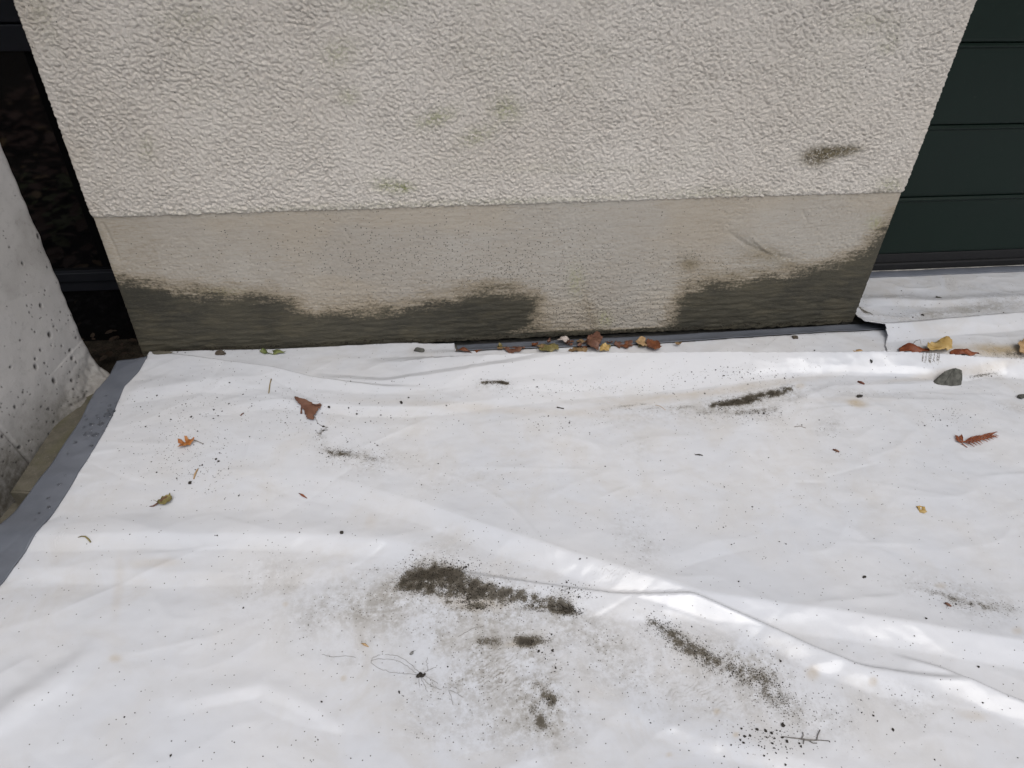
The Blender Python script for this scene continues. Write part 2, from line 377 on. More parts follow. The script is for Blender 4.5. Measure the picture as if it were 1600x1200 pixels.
def z_main(x, y):
    x = np.asarray(x, float); y = np.asarray(y, float)
    z = .0035*fbm(x*1.5+3, y*2.0+1, 2, 5)+.004-.008*sstep(-.07, -.035, y)*sstep(-.35, -.15, x)
    wn0 = np.clip(smooth_interp(x, C0[:, 0], C0[:, 1])-smooth_interp(x, C0F[:, 0], C0F[:, 1]), .05, .4)
    z = z + fold(x, y, C0, wn0, .028, 'lin', 'lin', .0012, 1)
    z = z + fold(x, y, C1, .085, .012, 'lin', 'lin', .001, 2)
    z = z + fold(x, y, C2, .030, .05, 'lin', 'lin', .003, 3)
    z = z + fold(x, y, C3, .05, .02, 'lin', 'lin', .002, 4)
    z = z + fold(x, y, C4, .055, .20, 'lin', 'exp', .003, 5)
    z = z + fold(x, y, C5, .050, .010, 'lin', 'lin', .002, 6)
    z = z + fold(x, y, C6, .05, .010, 'lin', 'lin', .002, 7)
    z = z + fold(x, y, C7, .035, .06, 'lin', 'gauss', .004, 8)
    z = z + fold(x, y, C8, .05, .03, 'gauss', 'lin', .004, 9)
    z = z + fold(x, y, C9, .03, .05, 'lin', 'gauss', .003, 10)
    z = z + fold(x, y, C10, .05, .05, 'gauss', 'gauss', .003, 11)
    z = z + fold(x, y, C11, .04, .05, 'lin', 'gauss', .003, 12)
    z = z + fold(x, y, C12, .03, .02, 'lin', 'lin', .002, 13)
    z = z + fold(x, y, C13, .02, .03, 'lin', 'gauss', .003, 14)
    bm_ = sstep(.004, .014, fold(x, y, C0, wn0, .028))*(y < smooth_interp(x, C0[:, 0], C0[:, 1]))
    z = z + .0035*bm_*(1-np.abs(perlin(x*3.1+y*2.0, y*7-x*2.2, 41)))**2
    for (cx_, cy_, ca, sa, L_, A_, wa, wb, bend) in CREASES:
        dx, dy = x-cx_, y-cy_; t = dx*ca+dy*sa; d = -dx*sa+dy*ca+bend*t*t
        z = z + A_*np.exp(-(t/L_)**4)*np.exp(-np.where(d > 0, d/wa, -d/wb))
    # crumple: creases from ridged noise
    wx = x+.05*perlin(x*3, y*3, 31); wy = y+.05*perlin(x*3, y*3, 32)
    c = 1-np.abs(fbm(wx*4.2, wy*6.5, 2, 33)); z = z + .0014*c*c*c
    c = 1-np.abs(perlin(wx*11, wy*17, 35)); m = sstep(-.1, .5, perlin(x*2.1, y*3.1, 36)); z = z + .0006*m*c**4
    z = z + .0006*fbm(x*22, y*30, 2, 37)
    return z
LEFT_IN = [(232, 566), (215, 590), (196, 606), (186, 626), (170, 665), (150, 700), (128, 733), (100, 780), (76, 820), (50, 848), (28, 882), (0, 912), (-60, 985), (-200, 1160), (-400, 1500)]
LEFT_OUT = [(191, 567), (181, 588), (160, 606), (148, 625), (132, 655), (112, 688), (77, 742), (40, 795), (5, 838), (-40, 905), (-110, 1000), (-260, 1200), (-480, 1540)]
def edge_curve(pts):
    q = np.array(P0(pts)); q = q[np.argsort(q[:, 1])]; return q
EI, EO = edge_curve(LEFT_IN), edge_curve(LEFT_OUT)
def x_in(y): return np.interp(y, EI[:, 1], EI[:, 0])
def x_out(y): return np.interp(y, EO[:, 1], EO[:, 0])
def lift_left(x, y):            # the loose corner rides up a little by the wall, the hem sags over the kerb
    return .010*sstep(-.25, -.03, y)*sstep(-.6, -1.0, x)

# rear strip (runs back to the green door)
B_LEFT = [(1345, 470), (1334, 492), (1343, 503), (1362, 507), (1380, 512), (1388, 522), (1386, 534), (1392, 552), (1400, 575)]
CB0 = curve([(1330, 512, .014), (1385, 508, .020), (1450, 503, .022), (1600, 491, .024), (1900, 470, .024), (2600, 430, .02)], .03)
CB1 = curve([(1340, 466, .003), (1450, 468, .006), (1600, 462, .006), (1900, 450, .004)], .02)
def z_rear(x, y):
    z = .012+.003*fbm(x*2.2, y*4, 3, 61)
    z = z + fold(x, y, CB0, .055, .035, 'lin', 'lin', .001, 62) + fold(x, y, CB1, .03, .03, 'lin', 'gauss', .003, 63)
    c = 1-np.abs(fbm(x*5, y*11, 2, 65)); z = z + .0015*c**3 + .0004*fbm(x*22, y*30, 2, 66)
    return z
ZB = edge_curve(B_LEFT)
def z_top(x, y):
    """height of whatever tarpaulin lies uppermost at x, y"""
    z = z_main(x, y)+lift_left(x, y)
    yr = smooth_interp(np.asarray(x, float), C0[:, 0], C0[:, 1])
    b = (np.asarray(x) > 1.03) & (np.asarray(y) > yr+.02)
    return np.where(b, np.maximum(z_rear(x, y), z), z)
GX, GY = np.arange(-1.5, 2.6, .005), np.arange(-1.7, .26, .004)
_gx, _gy = np.meshgrid(GX, GY); ZG = z_top(_gx, _gy)
def z_look(x, y):
    fx = np.clip((np.asarray(x, float)-GX[0])/.005, 0, len(GX)-1.001); fy = np.clip((np.asarray(y, float)-GY[0])/.004, 0, len(GY)-1.001)
    ix, iy = fx.astype(int), fy.astype(int); fx = fx-ix; fy = fy-iy
    return (ZG[iy, ix]*(1-fx)+ZG[iy, ix+1]*fx)*(1-fy)+(ZG[iy+1, ix]*(1-fx)+ZG[iy+1, ix+1]*fx)*fy
def on_tarp(u, v):
    z = 0.01
    for i in range(14):
        p = on_z(np.array(float(u)), np.array(float(v)), z); z = .5*z+.5*float(z_look(p[0], p[1]))
    return p[0], p[1], z

# ------------------------------------------------------------------ the dirt on the tarpaulin (where it lies; the material breaks it up)
def blob(x, y, u, v, ru, rv, ang=0.0, soft=1.0):
    """soft ellipse, size and place given as seen in the photo, laid on the ground"""
    c = np.array(on_tarp(u, v)); zc = c[2]; a = math.radians(ang)
    e1 = on_z(np.array(u+ru*math.cos(a)), np.array(v+ru*math.sin(a)), zc)-c; e2 = on_z(np.array(u-rv*math.sin(a)), np.array(v+rv*math.cos(a)), zc)-c
    Mx = np.linalg.inv(np.array([[e1[0], e2[0]], [e1[1], e2[1]]]))
    dx, dy = x-c[0], y-c[1]; p = Mx[0, 0]*dx+Mx[0, 1]*dy; q = Mx[1, 0]*dx+Mx[1, 1]*dy
    return np.exp(-((p*p+q*q)**soft)*1.3)
def stroke(x, y, pts, soft=1.0):
    """pts: (u, v, half width px, strength)"""
    W = [np.array(on_tarp(p[0], p[1])) for p in pts]
    d, t = seg_dist(x, y, W)
    dep = [np.linalg.norm(q-CAM) for q in W]; wid = [p[2]*dd/F_PX*1.25 for p, dd in zip(pts, dep)]
    k = np.arange(len(pts)); wd = np.interp(t, k, wid); st = np.interp(t, k, [p[3] for p in pts])
    return st*np.exp(-(d/wd)**2*1.3)
def dirt(x, y):
    nz = fbm(x*26, y*26, 3, 71)*.5+.5; nz2 = fbm(x*9, y*9, 3, 72)*.5+.5
    S = 0*x; SW = 0*x
    for s in ([(632, 905, 10, .75), (665, 895, 16, .95), (690, 898, 18, 1.0), (728, 915, 15, .95), (760, 925, 12, .9), (800, 932, 13, .85), (850, 944, 12, .85), (885, 952, 10, .95), (900, 958, 5, .5)],
              [(630, 915, 10, .85), (680, 918, 14, .8), (740, 930, 14, .7)],
              [(705, 938, 10, .55), (735, 945, 12, .6), (760, 950, 9, .4)],
              [(650, 890, 8, .5), (680, 882, 8, .6), (715, 890, 10, .5)],
              [(1112, 634, 5, .75), (1150, 628, 8, 1.05), (1190, 620, 8, 1.05), (1232, 608, 6, .7)],
              [(1090, 645, 5, .25), (1150, 645, 7, .3), (1210, 640, 6, .3)],
              [(1012, 968, 6, .35), (1040, 985, 13, .56), (1075, 1010, 15, .58), (1110, 1032, 13, .5), (1150, 1045, 19, .42), (1190, 1062, 24, .42), (1215, 1090, 22, .34), (1240, 1120, 10, .2)],
              [(1085, 636, 4, .3), (940, 640, 3, .12), (960, 636, 3, .3), (1010, 631, 3, .25)],
              [(1515, 590, 2, .35), (1535, 586, 2, .4), (1560, 583, 1.6, .3)], [(1560, 553, 9, .25), (1600, 556, 12, .4)],
              [(505, 702, 5, .3), (522, 708, 7, .55), (545, 709, 7, .35), (590, 718, 8, .3)],
              [(755, 598, 3, 1.0), (775, 597, 4, 1.1), (792, 599, 3, .8)],
              [(752, 1002, 7, .45), (800, 1000, 9, .5), (826, 1004, 8, .85), (858, 996, 8, .5)],
              [(840, 1074, 9, .45), (862, 1096, 10, .7)], [(832, 1105, 10, .45), (852, 1135, 12, .55)],
              [(1440, 922, 6, .16), (1480, 932, 6, .45), (1520, 944, 8, .45), (1580, 955, 12, .22)],
              [(655, 1056, 6, .7)], [(680, 1080, 11, .5), (712, 1075, 9, .35)],
              [(1270, 1156, 12, .2)], [(500, 677, 3, .7), (512, 668, 2, .3)],
              [(620, 892, 4, .3), (590, 890, 4, .2), (570, 893, 4, .12)]):
        S = np.maximum(S, stroke(x, y, s)); SW = np.maximum(SW, stroke(x, y, [(a, b+3, c*2.6+3, min(d, .8)) for a, b, c, d in s]))
    S = S*np.clip(.30+.95*nz+.5*(fbm(x*70, y*70, 2, 78)), .12, 1.3)*1.0
    for a in ((885, 925, 30, 18, 10, .20), (300, 640, 90, 50, -40, .035), (300, 720, 60, 50, 0, .05), (470, 645, 60, 30, 0, .06), (940, 605, 120, 9, -3, .08), (1155, 582, 60, 10, -14, .10), (1190, 650, 50, 12, 0, .08), (1330, 715, 40, 20, 0, .03), (760, 880, 60, 15, 15, .08), (1480, 655, 40, 20, 0, .05), (1200, 1150, 60, 30, 10, .08), (830, 660, 30, 14, 0, .04), (1250, 1110, 60, 30, 30, .12)):
        S = S + a[5]*blob(x, y, *a[:5])
    G = 1.0*np.clip(SW, 0, .8)
    for a in ((760, 1050, 140, 80, 10, .8), (700, 960, 180, 55, 8, .55), (540, 950, 150, 60, 0, .5), (760, 1140, 120, 40, 0, .5), (960, 1020, 90, 50, 20, .5), (1180, 1060, 110, 40, 28, .7), (1040, 1080, 120, 60, 20, .35), (740, 740, 90, 25, -20, .22), (1000, 840, 60, 50, 60, .42),
              (850, 1110, 30, 50, -20, .7), (430, 900, 60, 40, 0, .3), (1500, 925, 120, 22, 10, .45), (1420, 1100, 120, 40, 10, .35), (1297, 665, 22, 20, 0, .6), (1000, 700, 30, 25, 0, .28), (690, 1075, 35, 20, 0, .7), (870, 970, 160, 25, 8, .45),
              (1600, 640, 80, 10, 8, .5), (1360, 615, 70, 6, 3, .4), (640, 900, 60, 14, -5, .5), (1100, 640, 170, 14, -7, .45), (1280, 1120, 90, 30, 20, .4), (540, 1030, 40, 14, 20, .45), (620, 720, 90, 22, 8, .25), (1000, 560, 900, 5, 0, .0), (1350, 470, 10, 16, 0, .5)):
        G = G + a[5]*blob(x, y, *a[:5])
    G = np.clip(G*(.25+1.1*nz2+.6*(nz-.5)), 0, 1)
    Bg = 0*x
    for a in ((240, 880, 42, 9, -3, .30), (185, 920, 9, 50, 6, .22), (180, 1029, 11, 7, 0, .42), (1340, 631, 17, 6, 10, .62), (1440, 797, 6, 5, 20, .2), (1270, 1052, 12, 12, 0, .40), (1364, 1065, 8, 7, 0, .38), (1520, 1118, 26, 9, 10, .33),
              (1250, 603, 8, 5, 0, .35), (580, 815, 10, 14, 0, .14), (1100, 615, 220, 7, -8, .22), (780, 640, 240, 7, 3, .16), (1000, 622, 100, 5, -5, .14), (446, 944, 5, 5, 0, .35), (537, 1060, 5, 5, 0, .45), (1046, 1179, 6, 3, 0, .5), (1590, 985, 10, 8, 0, .4), (740, 940, 60, 16, 5, .35),
              (810, 1006, 22, 5, 0, .45), (1150, 1148, 6, 5, 0, .4), (1120, 1112, 6, 6, 0, .45), (1470, 915, 10, 6, 0, .3), (1530, 545, 90, 9, 0, .5), (1590, 550, 60, 10, 0, .45), (1500, 580, 140, 6, -6, .25), (1330, 625, 80, 6, 0, .16), (1460, 565, 1, 1, 0, 0)):
        Bg = Bg + a[5]*blob(x, y, *a[:5], 1.6)
    Bg = np.clip(Bg*(.6+.8*nz2), 0, 1)
    T = 0*x
    for a in ((790, 1050, 85, 42, -10, .9), (740, 1010, 60, 20, -15, .3), (660, 955, 70, 22, -15, .45), (1080, 1080, 70, 22, 5, .5), (1130, 1105, 50, 22, 5, .35), (1000, 1000, 40, 20, 0, .2), (1240, 1090, 40, 20, 30, .5), (930, 900, 60, 14, 0, .25)):
        T = T + a[5]*blob(x, y, *a[:5], 1.5)
    Fm = np.clip(.42+.5*fbm(x*2.2, y*2.6, 3, 77)+.45*blob(x, y, 1000, 1020, 620, 170, 5)-.25*blob(x, y, 700, 590, 700, 40)-.2*blob(x, y, 200, 700, 200, 200)+.35*blob(x, y, 1100, 760, 450, 110), 0, 1)
    # straight fine strokes of a muddy brush over the front fold
    for k in range(7):
        u0 = 1436+k*4.2; S = np.maximum(S, stroke(x, y, [(u0, 556, .9, .30), (u0+5+(k%3), 564, 1.0, .48), (u0+9+k*.4, 571-abs(k-3)*1.5+(k%2)*3, .8, .2)]))
        if k < 6: S = np.maximum(S, stroke(x, y, [(1337+k*2.5, 474+k*2.2, 1.1, .35), (1345+k*3.2, 484+k*1.2, 1.3, .6), (1352+k*2.6, 492+k*.3, 1.0, .25)]))
    zz = z_main(x, y); Fm = np.clip(Fm*.75+.55*sstep(.012, -.002, zz)-.6*sstep(.008, .02, zz), 0, 1)
    return dict(soil=np.clip(S, 0, 1.2), grime=G, beige=Bg, tread=np.clip(T, 0, 1), film=Fm)
def dirt_rear(x, y):
    D = dirt(x, y); G = D['grime']
    for a in ((1440, 492, 60, 8, -4, .8), (1540, 480, 70, 10, -6, .8), (1400, 463, 60, 5, 0, .45), (1560, 462, 60, 7, 0, .5), (1500, 447, 80, 6, 5, .3)):
        G = G + a[5]*blob(x, y, *a[:5])
    D['grime'] = np.clip(G, 0, 1); return D

# ------------------------------------------------------------------ ground
gm = bmesh.new()
def quad(bm, a, b, z): vs = [bm.verts.new((*p, z)) for p in ((a[0], a[1]), (b[0], a[1]), (b[0], b[1]), (a[0], b[1]))]; bm.faces.new(vs)
quad(gm, (-60, -60), (60, 60), -.36)
tag(bm_obj('ground', gm, M_SOIL), kind='structure')
ys = np.arange(-8, -.04, .05); ys[-1] = -.045; xs = np.linspace(-6, -1.18, 160)
X, Y = np.meshgrid(xs, ys); Z = -.13+.02*fbm(X*3, Y*3, 4, 41)
tag(bm_obj('garden_soil', (lambda b: (quad(b, (-6, -.046), (-1.03, .262), -.128), b)[1])(bmesh.new()), M_SOIL), kind='structure')
tag(link_mesh('garden_soil', np_mesh('garden_soil', np.stack([X, Y, Z], -1).reshape(-1, 3), grid_faces(*X.shape)), M_SOIL, smooth=True), kind='structure')
bm = bmesh.new(); add_box(bm, (-1.005, -9, -.34), (7, .245, -.040), .004)
tag(bm_obj('pavement', bm, M_PAVE), kind='structure')

# ------------------------------------------------------------------ tarpaulin meshes
def fine_coords(segs):
    out = []
    for a, b, s in segs: out.append(np.arange(a, b-1e-9, s))
    return np.concatenate(out+[np.array([segs[-1][1]])])
T1 = empty('tarpaulin', (0, 0, 0))
tag(T1, 'large dirty white plastic tarpaulin with grey hems, spread in front of the rendered pillar', 'tarpaulin')
ys = fine_coords([(-3.0, -1.3, .02), (-1.3, -.35, .0034), (-.35, -.006, .0026)])
us = fine_coords([(0, 2.75, .0034), (2.75, 5.0, .03)])
Uu, Yy = np.meshgrid(us, ys); Xx = x_in(Yy)+Uu
Yd = Yy+np.where(Yy > -.2, 0, 0)
Zz = z_main(Xx, Yy)+lift_left(Xx, Yy)
# at the wall: left part tucks level against the plinth, further right the sheet ends in a grey hem
att = dirt(Xx, Yy)
CH = np.array(P0([(715, 551), (800, 548), (900, 545), (1000, 540), (1100, 534), (1200, 527), (1300, 521), (1345, 519), (1400, 515)]))
yend = np.where(Xx < -.17, np.interp(Xx, [-1.1, -.5, -.17], [-.010, -.008, -.010]), np.interp(Xx, CH[:, 0], CH[:, 1]+.003))
keep = (Yy[1:, 1:] < yend[1:, 1:])
me = np_mesh('sheet', np.stack([Xx, Yy, Zz], -1).reshape(-1, 3), grid_faces(*Xx.shape, keep), att)
sheet = link_mesh('sheet', me, M_TARP, T1, True)
sm_ = sheet.modifiers.new('thickness', 'SOLIDIFY'); sm_.thickness = .0011; sm_.offset = -1
def strip(name, A, B, nu, nv, zf, mat, parent, tagl=None):
    """cloth strip between two world curves A and B (k x 2)"""
    def rs(P, k):
        P = np.asarray(P, float); d = np.r_[0, np.cumsum(np.hypot(*np.diff(P[:, :2], axis=0).T))]; t = np.linspace(0, d[-1], k)
        return np.stack([np.interp(t, d, P[:, 0]), np.interp(t, d, P[:, 1])], -1)
    a, b = rs(A, nu), rs(B, nu); t = np.linspace(0, 1, nv)[None, :, None]
    G = a[:, None]*(1-t)+b[:, None]*t; Z = zf(G[..., 0], G[..., 1], np.broadcast_to(t[..., 0], G.shape[:2]))
    me = np_mesh(name, np.concatenate([G, Z[..., None]], -1).reshape(-1, 3), grid_faces(*G.shape[:2]))
    o = link_mesh(name, me, mat, parent, True); m = o.modifiers.new('thickness', 'SOLIDIFY'); m.thickness = .0012; m.offset = -1
    if tagl: o['label'] = tagl
    return o
yy = np.linspace(-2.2, -.036, 40)
def z_hem(x, y, t):
    return z_main(x+.004, y)+lift_left(x, y)-.006*t**1.5+.004*fbm(x*5, y*9, 2, 81)*t+.001
hem_in = np.stack([x_in(yy)+.003, yy], -1); hem_out = np.stack([x_out(yy)-.010-.012*sstep(-.3, -.7, yy), yy+.0], -1)
strip('edge_hem', hem_in, hem_out, 420, 22, z_hem, M_HEM, T1, 'grey hem along the open left side, beaded with rain')
A = np.array(P0([(715, 551), (800, 548), (900, 545), (1000, 540), (1100, 534), (1200, 527), (1300, 521), (1345, 519), (1400, 515)]))
B = A.copy(); B[:, 1] = np.linspace(-.014, -.006, len(A))
strip('edge_hem', np.array(A), B, 200, 12, lambda x, y, t: z_main(x, y)+.0035-.010*t, M_HEM, T1, 'grey hem lying in the gap along the foot of the pillar')

T2 = empty('tarpaulin', (1.0, 0, 0))
tag(T2, 'white tarpaulin strip right of the pillar, running back to the green door', 'tarpaulin')
T2.location = (0, 0, 0)
xs = fine_coords([(1.0, 2.5, .0034), (2.5, 4.2, .03)]); ys = fine_coords([(-.34, .222, .0026)])
X, Y = np.meshgrid(xs, ys); Z = z_rear(X, Y)
lx = np.interp(Y, ZB[:, 1], ZB[:, 0]) if True else 0
lx = np.where(Y > 0.0, 1.004, lx)
bl = np.array(P0(B_LEFT[2:], .02)); bl = bl[np.argsort(bl[:, 1])]
lx = np.where(Y > -.002, 1.006, np.interp(Y, bl[:, 1], bl[:, 0]))
lip = np.exp(-((X-lx)/.035)**2)*np.exp(-((Y+.035)/.03)**2); Z = Z+.016*lip
ridge_y = smooth_interp(X, C0[:, 0], C0[:, 1])
Z = Z-.010*sstep(.06, .01, Y-ridge_y)
keep = (X[1:, 1:] > lx[1:, 1:]) & (Y[1:, 1:] > ridge_y[1:, 1:]+.012)
o = link_mesh('sheet', np_mesh('sheet', np.stack([X, Y, Z], -1).reshape(-1, 3), grid_faces(*X.shape, keep), dirt_rear(X, Y)), M_TARP, T2, True)
m = o.modifiers.new('thickness', 'SOLIDIFY'); m.thickness = .0012; m.offset = -1
A = np.array([[1.006, .212], [1.5, .206], [2.2, .205], [4.2, .205]]); B = A+np.array([0, .034])
strip('edge_hem', A, B, 300, 8, lambda x, y, t: z_rear(x, np.minimum(y, .215))+.002+.003*np.sin(t*3.1)+.002*fbm(x*12, y*3, 2, 91), M_HEM, T2, 'dark grey hem at the foot of the green door')

# ------------------------------------------------------------------ the rendered pillar
def px_wall(pts): return [tuple(on_y(np.array(float(a)), np.array(float(b)))[[0, 2]]) for a, b in pts]
def wblob(x, z, u, v, ru, rv, ang=0.0, soft=1.0):
    c = on_y(np.array(float(u)), np.array(float(v))); a = math.radians(ang)
    e1 = on_y(np.array(u+ru*math.cos(a)), np.array(v+ru*math.sin(a)))-c; e2 = on_y(np.array(u-rv*math.sin(a)), np.array(v+rv*math.cos(a)))-c
    Mx = np.linalg.inv(np.array([[e1[0], e2[0]], [e1[2], e2[2]]])); dx, dz = x-c[0], z-c[2]
    p = Mx[0, 0]*dx+Mx[0, 1]*dz; q = Mx[1, 0]*dx+Mx[1, 1]*dz
    return np.exp(-((p*p+q*q)**soft)*1.3)
def around(s, depth, inset=0.0, rad=.007):
    """perimeter coordinate s (0 = left front corner, 2 = right front corner) -> x, y, normal"""
    x = np.clip(s-1, -1+inset, 1-inset); y = np.zeros_like(s)+inset
    nx = np.zeros_like(s); ny = -np.ones_like(s)
    L = s < 0; Rr = s > 2
    x = np.where(L, -1+inset, np.where(Rr, 1-inset, x)); y = np.where(L, inset-s, np.where(Rr, inset+s-2, y))
    k = 1/(rad*1.6)
    tl = 1/(1+np.exp(-(s)*k*4)); tr = 1/(1+np.exp(-(s-2)*k*4))
    nx = -(1-tl)+tr; ny = -(tl*(1-tr)); ln = np.hypot(nx, ny)+1e-9
    # round the corner
    cr = rad*.30*(np.exp(-(s/rad)**2)+np.exp(-((s-2)/rad)**2))
    nx, ny = nx/ln, ny/ln
    return x-nx*cr, y-ny*cr, nx, ny
def oriented(s, z, sc, asp, ang, seed):
    c, d = math.cos(ang), math.sin(ang); a = (s*c+z*d)*sc; b = (-s*d+z*c)*sc*asp
    return perlin(a, b, seed)
def grains(x, y, seed):
    ix, iy = np.floor(x), np.floor(y); best = np.full(x.shape, -1.0)
    for dx in (-1, 0, 1):
        for dy in (-1, 0, 1):
            cx_, cy_ = ix+dx, iy+dy
            px2 = cx_+_h(cx_, cy_, seed); py2 = cy_+_h(cx_, cy_, seed+1); hh = _h(cx_, cy_, seed+2); a_ = _h(cx_, cy_, seed+3)*3.14
            ex, ey = x-px2, y-py2; c_, d_ = np.cos(a_), np.sin(a_); u_ = ex*c_+ey*d_; v_ = (-ex*d_+ey*c_)*1.35
            best = np.maximum(best, (.25+.85*hh)-(u_*u_+v_*v_)*1.5)
    return best
def roughcast(s, z):
    c1_, s1_ = math.cos(-.35), math.sin(-.35); ws = s+.003*perlin(s*70, z*70, 103); wz = z+.003*perlin(s*70, z*70, 104)
    g1 = grains((ws*c1_+wz*s1_)*122, (-ws*s1_+wz*c1_)*185, 201); g2 = grains(ws*210, wz*260, 211)
    h = g1*.75+g2*.40+.45*perlin(ws*130, wz*200, 221)-.45
    return h*(1+.3*perlin(s*9, z*9, 105))*1.1
def roughcast_old(s, z):
    w = perlin(s*2.1, z*2.4, 101)+.3*perlin(s*7, z*7, 102)
    a = sstep(-.25, .1, w); b = sstep(.05, .45, w)
    ws = s+.002*perlin(s*80, z*80, 103); wz = z+.002*perlin(s*80, z*80, 104)
    h = 0
    for sc, am, o in ((130, 1.0, 0), (235, .8, 10)):
        n1 = oriented(ws, wz, sc, 1.25, -.65, 110+o); n2 = oriented(ws, wz, sc, 1.25, -.15, 111+o); n3 = oriented(ws, wz, sc, 1.2, .35, 112+o)
        h = h+am*((n1*(1-a)+n2*a)*(1-b)+n3*b)
    big = perlin(s*14, z*14, 105)
    h = np.where(h > 0, h**.8 if False else np.tanh(h*1.5)*.8, h*1.25)
    return h*(1+.25*big)+.25*big
coat_line = px_wall([(145, 341), (1410, 301)])
def z_split(x): return coat_line[0][1]+(x-coat_line[0][0])*(coat_line[1][1]-coat_line[0][1])/(coat_line[1][0]-coat_line[0][0])
P = empty('rendered_pillar', (0, 0, 0))
tag(P, 'broad wall pillar in pale roughcast render with a smoother muddy grey plinth', 'wall')
S = fine_coords([(-.25, -.02, .01), (-.02, 2.02, .0019), (2.02, 2.25, .01)])
# upper coat
tz = fine_coords([(0, .78, .0020), (.78, 1.95, .05)])
SS, TT = np.meshgrid(S, tz); x0, y0, nx, ny = around(SS, .25)
ZZ = z_split(np.clip(SS-1, -1, 1))+TT
h = roughcast(SS, ZZ); fade = 1-sstep(.70, .78, TT)*.9
rag = np.exp(-TT/.004)
amp = .0036*fade*(1-.5*np.exp(-(SS/.012)**2)-.5*np.exp(-((SS-2)/.012)**2))
d = h*amp+.0022+.0012*perlin(SS*3, ZZ*3, 120)-.004*np.exp(-TT/.0028)
X = x0+nx*d; Y = y0+ny*d; ZZ2 = ZZ-rag*.0028*(perlin(SS*70, SS*0, 121)+.6*perlin(SS*160, SS*0, 122))
low = (TT < 1e-6)
Y = np.where(low, Y+.008*(-ny), Y)
alg = sum(a*wblob(x0, ZZ, u, v, ru, rv, an) for u, v, ru, rv, an, a in ((680, 185, 34, 14, -20, .8), (790, 170, 26, 22, 20, .75), (745, 212, 30, 14, -20, .7), (608, 290, 28, 12, 10, .8), (635, 292, 14, 8, 0, .9), (530, 82, 30, 22, -30, .5), (545, 150, 18, 14, 0, .5), (230, 232, 12, 22, 0, .4), (590, 8, 60, 16, 0, .4), (300, 30, 60, 20, 0, .25), (70, 28, 20, 50, -20, .25), (880, 262, 160, 10, 0, .15), (700, 318, 500, 7, -2, .35), (1120, 300, 80, 12, 0, .25), (1360, 35, 60, 20, 0, .3), (1385, 75, 18, 12, 0, .35), (1390, 290, 22, 14, 0, .55), (1395, 60, 12, 9, 0, .3), (860, 90, 200, 60, 0, .03), (360, 130, 160, 60, 0, .03)))
alg = alg*.8+.05*sstep(.35, .8, fbm(SS*5, ZZ*5, 3, 125))
smr = 1.0*wblob(x0, ZZ, 1275, 244, 28, 17, -10, 1.8)+.95*wblob(x0, ZZ, 1312, 236, 32, 11, -6, 1.8)+.25*wblob(x0, ZZ, 1340, 232, 20, 6, -10)+.5*wblob(x0, ZZ, 1375, 299, 20, 6, -8)
tone = .28*sstep(.13, .0, SS)*sstep(-.3, .4, fbm(SS*6, ZZ*4, 3, 127)+.2)+.12*sstep(1.96, 2.0, SS)
pep = .03+0*SS
me = np_mesh('upper_coat', np.stack([X, Y, ZZ2], -1).reshape(-1, 3), grid_faces(*X.shape), dict(algae=alg, smear=smr, tone=tone, mud=0*SS, pepper=pep*.2))
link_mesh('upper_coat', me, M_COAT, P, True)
# plinth
tz = fine_coords([(0, 1.0, .0058)])
SS, TT = np.meshgrid(S, tz); x0, y0, nx, ny = around(SS, .25, .001)
zb = np.interp(SS, [-.25, 0, .90, 1.05, 1.35, 1.6, 1.9, 2.0, 2.25], [-.3, -.012, -.010, -.009, -.009, -.013, -.014, -.007, -.004])+.003*perlin(SS*25, SS*0, 131)+.003*perlin(SS*70, SS*0, 136)
ZZ = zb+TT*(z_split(np.clip(SS-1, -1, 1))+.004-zb)
mud_poly = px_wall([(150, 440), (215, 452), (262, 459), (330, 462), (385, 466), (430, 468), (462, 484), (490, 494), (560, 492), (630, 484), (690, 474), (750, 462), (800, 460), (832, 470), (836, 490), (825, 508), (795, 524), (720, 560), (0, 620), (60, 440)])
mud_poly2 = px_wall([(1035, 520), (1058, 500), (1062, 478), (1080, 458), (1120, 446), (1180, 440), (1250, 428), (1310, 412), (1352, 394), (1372, 372), (1400, 345), (1500, 330), (1450, 600), (1010, 600), (1020, 530)])
edge1 = np.full(SS.shape, 1e9)
def sdf(poly):
    d, _ = seg_dist(x0, ZZ, poly+[poly[0]]); return np.where(in_poly(x0, ZZ, poly), d, -d)
sd_ = np.maximum(sdf(mud_poly), sdf(mud_poly2))
mud = .5+sd_/.060*.5
mud = mud+.12*fbm(SS*14, ZZ*30, 3, 132)
mud = np.maximum(mud, .62*sstep(.016, .003, ZZ)+0*mud)          # mud tone raised along the very foot
mud = mud+.30*wblob(x0, ZZ, 1078, 418, 26, 20, 0)+.28*wblob(x0, ZZ, 1180, 402, 60, 14, -10)+.12*wblob(x0, ZZ, 760, 445, 60, 10, 0)+.25*wblob(x0, ZZ, 860, 520, 60, 18, 0)+.15*wblob(x0, ZZ, 920, 480, 14, 40, -20)
mud = mud+np.where(SS < .12, .10, 0)
mudc = np.clip(mud, 0, 1.2)
smooth_mud = sstep(.35, .75, mudc)
h = roughcast(SS*1.05, ZZ*1.25)*.8; trow = fbm(SS*18, ZZ*90, 3, 133)
tw = (.0019*(.7+.5*sstep(-.3, .5, fbm(SS*4, ZZ*6, 3, 134))-.45*sstep(.2, .35, ZZ)))
d = h*tw*(1-smooth_mud)+trow*.0013*(.35+sstep(.25, .05, ZZ))-.0012+.0012*perlin(SS*3, ZZ*5, 135)
